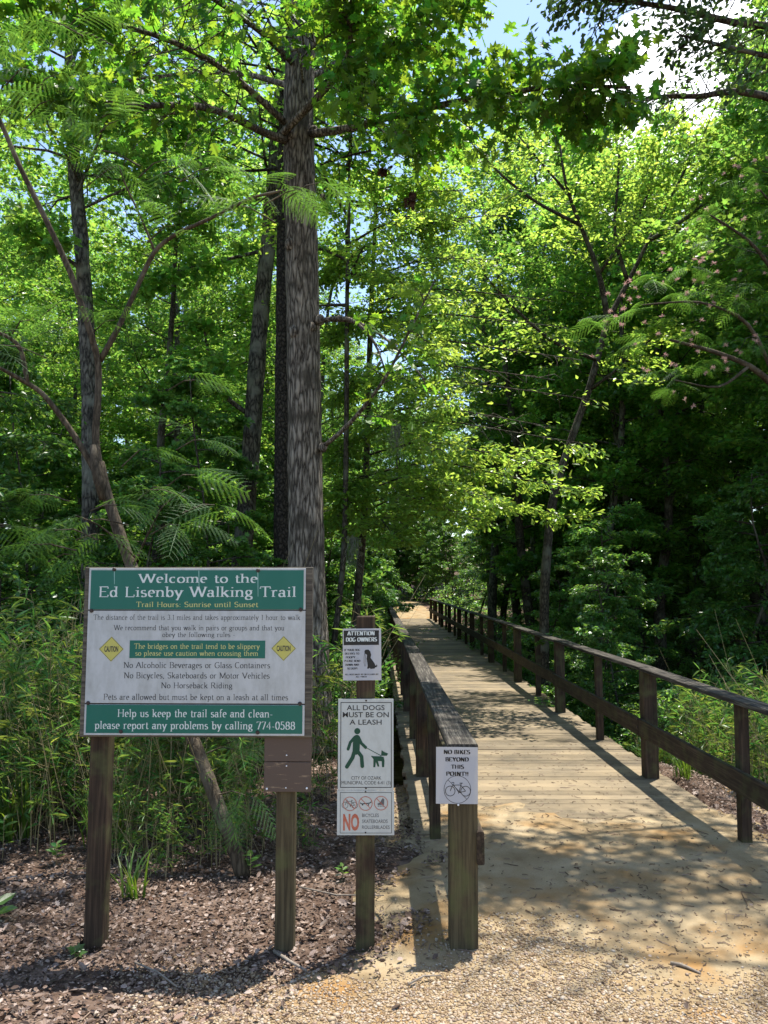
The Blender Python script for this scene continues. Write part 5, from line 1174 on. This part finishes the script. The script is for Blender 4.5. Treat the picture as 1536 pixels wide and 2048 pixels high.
def tuft(name, label, x, y, n, h_, wd, seed, spread=.8):
    g = np.random.default_rng(seed); mb = MB()
    for i in range(n):
        a = g.uniform(0, 6.28); L_ = h_ * g.uniform(.5, 1.15); b = np.array((.25*h_*g.random()*cos(a+1), .25*h_*g.random()*sin(a+1), 0)); o_ = np.array((cos(a), sin(a), 0)); sd_ = np.array((-sin(a), cos(a), 0)); sp = spread * g.uniform(.2, 1)
        v = []; m = 6
        for k in range(m):
            f = k / (m-1); p = b + o_ * sp * L_ * f**1.6 + np.array((0, 0, L_*(f - .45*sp*f**3))); w_ = wd * (1 - f**2) * .5 + .0004; v += [p - sd_*w_, p + sd_*w_]
        mb.add(np.array(v), np.array([(2*k, 2*k+1, 2*k+3, 2*k+2) for k in range(m-1)]))
    o = mb.build(name, M['grass'], loc=(x, y, float(gz(x, y)) + .0)); return tag(o, label, 'grass tuft')
tuft('grass_tuft', 'broad bladed arching grass clump at the left edge of the thicket', -2.95, 6.25, 90, .75, .016, 1)
tuft('grass_tuft', 'smaller dark grass clump between the thicket and left sign post', -2.15, 6.15, 60, .62, .014, 2)
tuft('grass_tuft', 'fine light green grass tuft outside the second right bridge post', 3.35, 9.9, 110, .5, .006, 3, 1.0)
tuft('grass_tuft', 'arching grass tuft just beyond the first right bridge post', 3.75, 10.6, 110, .6, .007, 4, 1.0)
tuft('grass_tuft', 'short grass tuft under the lower rail beside the right post', 3.15, 8.3, 80, .42, .006, 5, .8)
tuft('grass_tuft', 'tiny grass tuft at the foot of the first bridge post', .33, 4.42, 40, .14, .004, 6, .8)
tuft('grass_tuft', 'young cane shoot tuft on the leaf litter in front of the thicket', -1.62, 5.15, 22, .34, .016, 7, .9)
def seedling(label, x, y, h_, seed, kind='simple', size=.07, n=9):
    g = np.random.default_rng(seed); mb = MB(); st = MB(); pos, ax = [], []
    for i in range(n):
        a = i*2.4; f = .4 + .6*i/n; pos.append((0, 0, h_*f)); ax.append((cos(a), sin(a), .25))
    put_leaves(mb, np.array(pos), np.array(ax), np.array((0, 0, 1.0)) + g.normal(0, .2, (n, 3)), size*g.uniform(.7, 1.2, n), kind)
    r = thing('seedling', label, 'seedling', (x, y, float(gz(x, y)))); st.tube(np.array([(0, 0, -.02), (0, 0, h_)]), (.003, .0015), 4); st.build('stem', M['stem'], r); mb.build('foliage', M['maple'], r)
seedling('pale broad leaved seedling on the litter at the far left', -2.75, 5.75, .32, 1, 'simple', .10, 12)
seedling('low bright green seedling in front of the dark grass clump', -2.35, 5.72, .16, 2, 'simple', .07, 12)
seedling('tiny lobed seedling at the foot of the left sign post', -1.66, 4.33, .06, 3, 'star', .06, 5)
seedling('small palmate seedling at the foot of the mimosa', -.92, 5.5, .16, 4, 'simple', .09, 8)
seedling('single dark leaf sprig at the left edge of the leaf litter', -2.32, 4.75, .12, 5, 'simple', .14, 5)
seedling('small weed beside the shaded post near the gravel', -.28, 5.4, .10, 6, 'simple', .06, 8)

# ------------------------------------------------------------------ litter, gravel, twigs
def on_ground(x, y): return np.maximum(gz(x, y), np.where((x > -4.4) & (x < 4.2) & (y < 8.2) & (y > -6), path_z(x, y), -9))
g = np.random.default_rng(81)
n = 130000
y = 2.6 + 8.5 * g.random(n) ** 1.35; x = g.uniform(-.60, .58, n) * (y + .6)
d = x - left_edge(y); keep = (d < .14 + .24*vnoise(x, y, .3)) | ((x > 2.96) & (y > 5.9)) | (g.random(n) < .006)
keep &= ~((y < 4.15) & (g.random(n) < .72 * sstep(-2.2, -.4, x + (4.1 - y) * .6)))
keep &= ~((x > bl(8)-.1) & (x < br(8)+.1) & (y > 6.3))
x, y = x[keep], y[keep]; n = len(x); z = on_ground(x, y) + g.uniform(.002, .03, n)
mb = MB(); a = g.uniform(0, 6.28, n); ax = np.stack([np.cos(a), np.sin(a), g.normal(0, .3, n)], -1); sz = g.lognormal(np.log(.022), .42, n)
half = int(n * .7)
nrm = np.array((0, 0, 1.0)) + g.normal(0, .38, (n, 3)); pos = np.stack([x, y, z], -1)
put_leaves(mb, pos[:half], ax[:half], nrm[:half], sz[:half], 'simple'); put_leaves(mb, pos[half:], ax[half:], nrm[half:], sz[half:]*1.1, 'lobed')
tag(mb.build('leaf_litter', M['litter']), 'brown and pinkish dead leaves covering the ground around the signs', 'leaf litter', kind='stuff')
# leaves and straw lying on the bridge deck and path
ico = np.array([(0,0,1)] + [(.894*cos(2*pi*i/5), .894*sin(2*pi*i/5), .447) for i in range(5)] + [(.894*cos(2*pi*i/5+pi/5), .894*sin(2*pi*i/5+pi/5), -.447) for i in range(5)] + [(0,0,-1)])
icf = np.array([(0,1+i,1+(i+1) % 5) for i in range(5)] + [(1+i,6+i,1+(i+1) % 5) for i in range(5)] + [(6+i,6+(i+1) % 5,1+(i+1) % 5) for i in range(5)] + [(11,6+(i+1) % 5,6+i) for i in range(5)])
n = 95000; y = 3.35 + 1.5 * g.random(n); x = g.uniform(-1.9, 3.4, n)
dens = (1 - sstep(3.75, 4.45, y + .25*vnoise(x, y, .5) + .12 * (x - .6) * (x > .6))) * sstep(-1.7, -.4, x + .25*vnoise(x, y, .4))
dens = np.maximum(dens, .8 * np.exp(-((x - .75) / .35)**2 - ((y - 4.35) / .35)**2)); dens = np.maximum(dens, .02)
k = g.random(n) < dens; x, y = x[k], y[k]; n = len(x)
r = g.lognormal(np.log(.0056), .34, n); sc3 = np.stack([r*g.uniform(.8, 1.4, n), r*g.uniform(.7, 1.1, n), r*g.uniform(.5, .8, n)], -1)
rot = g.uniform(0, 6.28, n); c_, s_ = np.cos(rot), np.sin(rot)
V = ico[None] * sc3[:, None, :] * (1 + g.normal(0, .09, (n, 12, 1))); V = np.stack([V[..., 0]*c_[:, None] - V[..., 1]*s_[:, None], V[..., 0]*s_[:, None] + V[..., 1]*c_[:, None], V[..., 2]], -1)
V += np.stack([x, y, on_ground(x, y) + r*.25], -1)[:, None, :]
mb = MB(); mb.add(V.reshape(-1, 3), (icf[None] + (np.arange(n)*12)[:, None, None]).reshape(-1, 3), 0, True)
tag(mb.build('gravel', M['pebble']), 'pale tan pea gravel spread over the foot of the path', 'gravel', kind='stuff')
n = 9000; y = 2.8 + 7 * g.random(n) ** 1.2; x = g.uniform(-.55, .56, n) * (y + .5)
k = (x > left_edge(y) - .5) & (x < 3.2) | (g.random(n) < .9); k &= (x < left_edge(y) - .1) | (g.random(n) < .6); x, y = x[k], y[k]; n = len(x)
zz = np.where((y > 6.36) & (x > .3) & (x < 2.9), np.maximum(.004, path_z(x, y) + .003), on_ground(x, y) + .004); a = g.uniform(0, 6.28, n); L_ = g.lognormal(np.log(.03), .6, n); w_ = g.uniform(.0012, .004, n)
mb = MB(); tri = np.array([(0, 1, .6), (0, -.8, 0), (0, .8, 0)])
dirs = np.stack([np.cos(a), np.sin(a), g.normal(0, .08, n)], -1); sd_ = np.stack([-np.sin(a), np.cos(a), 0*a], -1); bend = g.normal(0, .2, n)
P0 = np.stack([x, y, zz], -1); V = []
for f, wv in ((-.5, 1), (0, 1), (.5, .6)):
    c = P0 + dirs * (L_*f)[:, None] + sd_ * (bend*L_*(1 - 4*f*f))[:, None]
    V += [c - sd_*(w_*wv)[:, None], c + np.array((0, 0, 1.0))[None]*(w_*wv*1.2)[:, None], c + sd_*(w_*wv)[:, None]]
V = np.stack(V, 1); fq = np.array([(0,1,4,3),(1,2,5,4),(3,4,7,6),(4,5,8,7)])
mb.add(V.reshape(-1, 3), (fq[None] + (np.arange(n)*9)[:, None, None]).reshape(-1, 4), 0, False)
tag(mb.build('twigs', M['twig']), 'small dark twigs and bark bits scattered over the sand and deck', 'twigs', kind='stuff')
def stick(label, pts, r, name='fallen_stick'):
    mb = MB(); p = np.array([(a[0], a[1], float(on_ground(np.array(a[0]), np.array(a[1]))) + a[2]) for a in pts]); mb.tube(p, np.linspace(r, r*.6, len(p)), 6, wob=.08)
    c = p[0].copy(); mb.v = [v - c for v in mb.v]; tag(mb.build(name, M['stick'], loc=c), label, 'stick')
stick('pale grey stick lying at the foot of the right sign post', [(-.60, 4.40, .02), (-.50, 4.28, .03), (-.40, 4.16, .02)], .011)
stick('thin bare stick lying on the litter below the welcome sign', [(-1.30, 4.22, .03), (-1.15, 4.12, .03), (-1.02, 3.99, .03)], .006)
stick('short broken piece of dark bark on the sandy path', [(1.50, 4.22, .006), (1.54, 4.19, .012), (1.57, 4.16, .010), (1.61, 4.11, .004)], .011, 'bark_piece')
stick('long thin curved stick near the foot of the dog sign', [(-.55, 5.2, .04), (-.3, 5.05, .05), (0, 5.02, .03)], .006)
stick('forked twig on the gravel in front of the first bridge post', [(.12, 4.0, .02), (.2, 4.06, .03), (.29, 4.08, .02)], .006)

# hanging moss and dead leaf bunches
def moss(label, px, py, Y, L_, seed):
    g = np.random.default_rng(seed); mb = MB(); c = P(px, py, Y)
    for i in range(46):
        p = g.normal(0, .05, 3) * (1, 1, .5); l = L_ * g.uniform(.3, 1); m = 5; pts = np.array([p + np.array((g.normal(0, .02)*k, g.normal(0, .02)*k, -l*k/(m-1))) for k in range(m)]); mb.tube(pts, np.linspace(.004, .0015, m), 3, cap=False)
    tag(mb.build('hanging_moss', M['moss'], loc=c), label, 'hanging moss')
moss('wispy grey moss hanging from a twig above the bridge entrance', 792, 850, 11.0, .55, 1); moss('grey moss strand hanging beside the thin trunks by the oak', 706, 1075, 12.0, .6, 2); moss('grey moss tuft under the high oak bough', 735, 170, 8.4, .4, 3)
moss('grey moss strand hanging from the oak limb right of the trunk', 800, 250, 8.2, .35, 4)
def deadbunch(label, px, py, Y, seed):
    g = np.random.default_rng(seed); mb = MB(); n = 22; put_leaves(mb, P(px, py, Y) + g.normal(0, .03, (n, 3)) * (1, 1, 1.6), g.normal(0, .6, (n, 3)) - (0, 0, .9), g.normal(0, 1, (n, 3)), g.uniform(.07, .12, n), 'lobed')
    c = P(px, py, Y); mb.v = [v - c for v in mb.v]; tag(mb.build('dead_leaf_bunch', M['dead'], loc=c), label, 'dead leaves')
deadbunch('withered dark brown leaf bunch hanging right of the oak trunk', 768, 335, 8.6, 1); deadbunch('second smaller withered leaf bunch, lower and further from the oak', 824, 398, 8.6, 2)
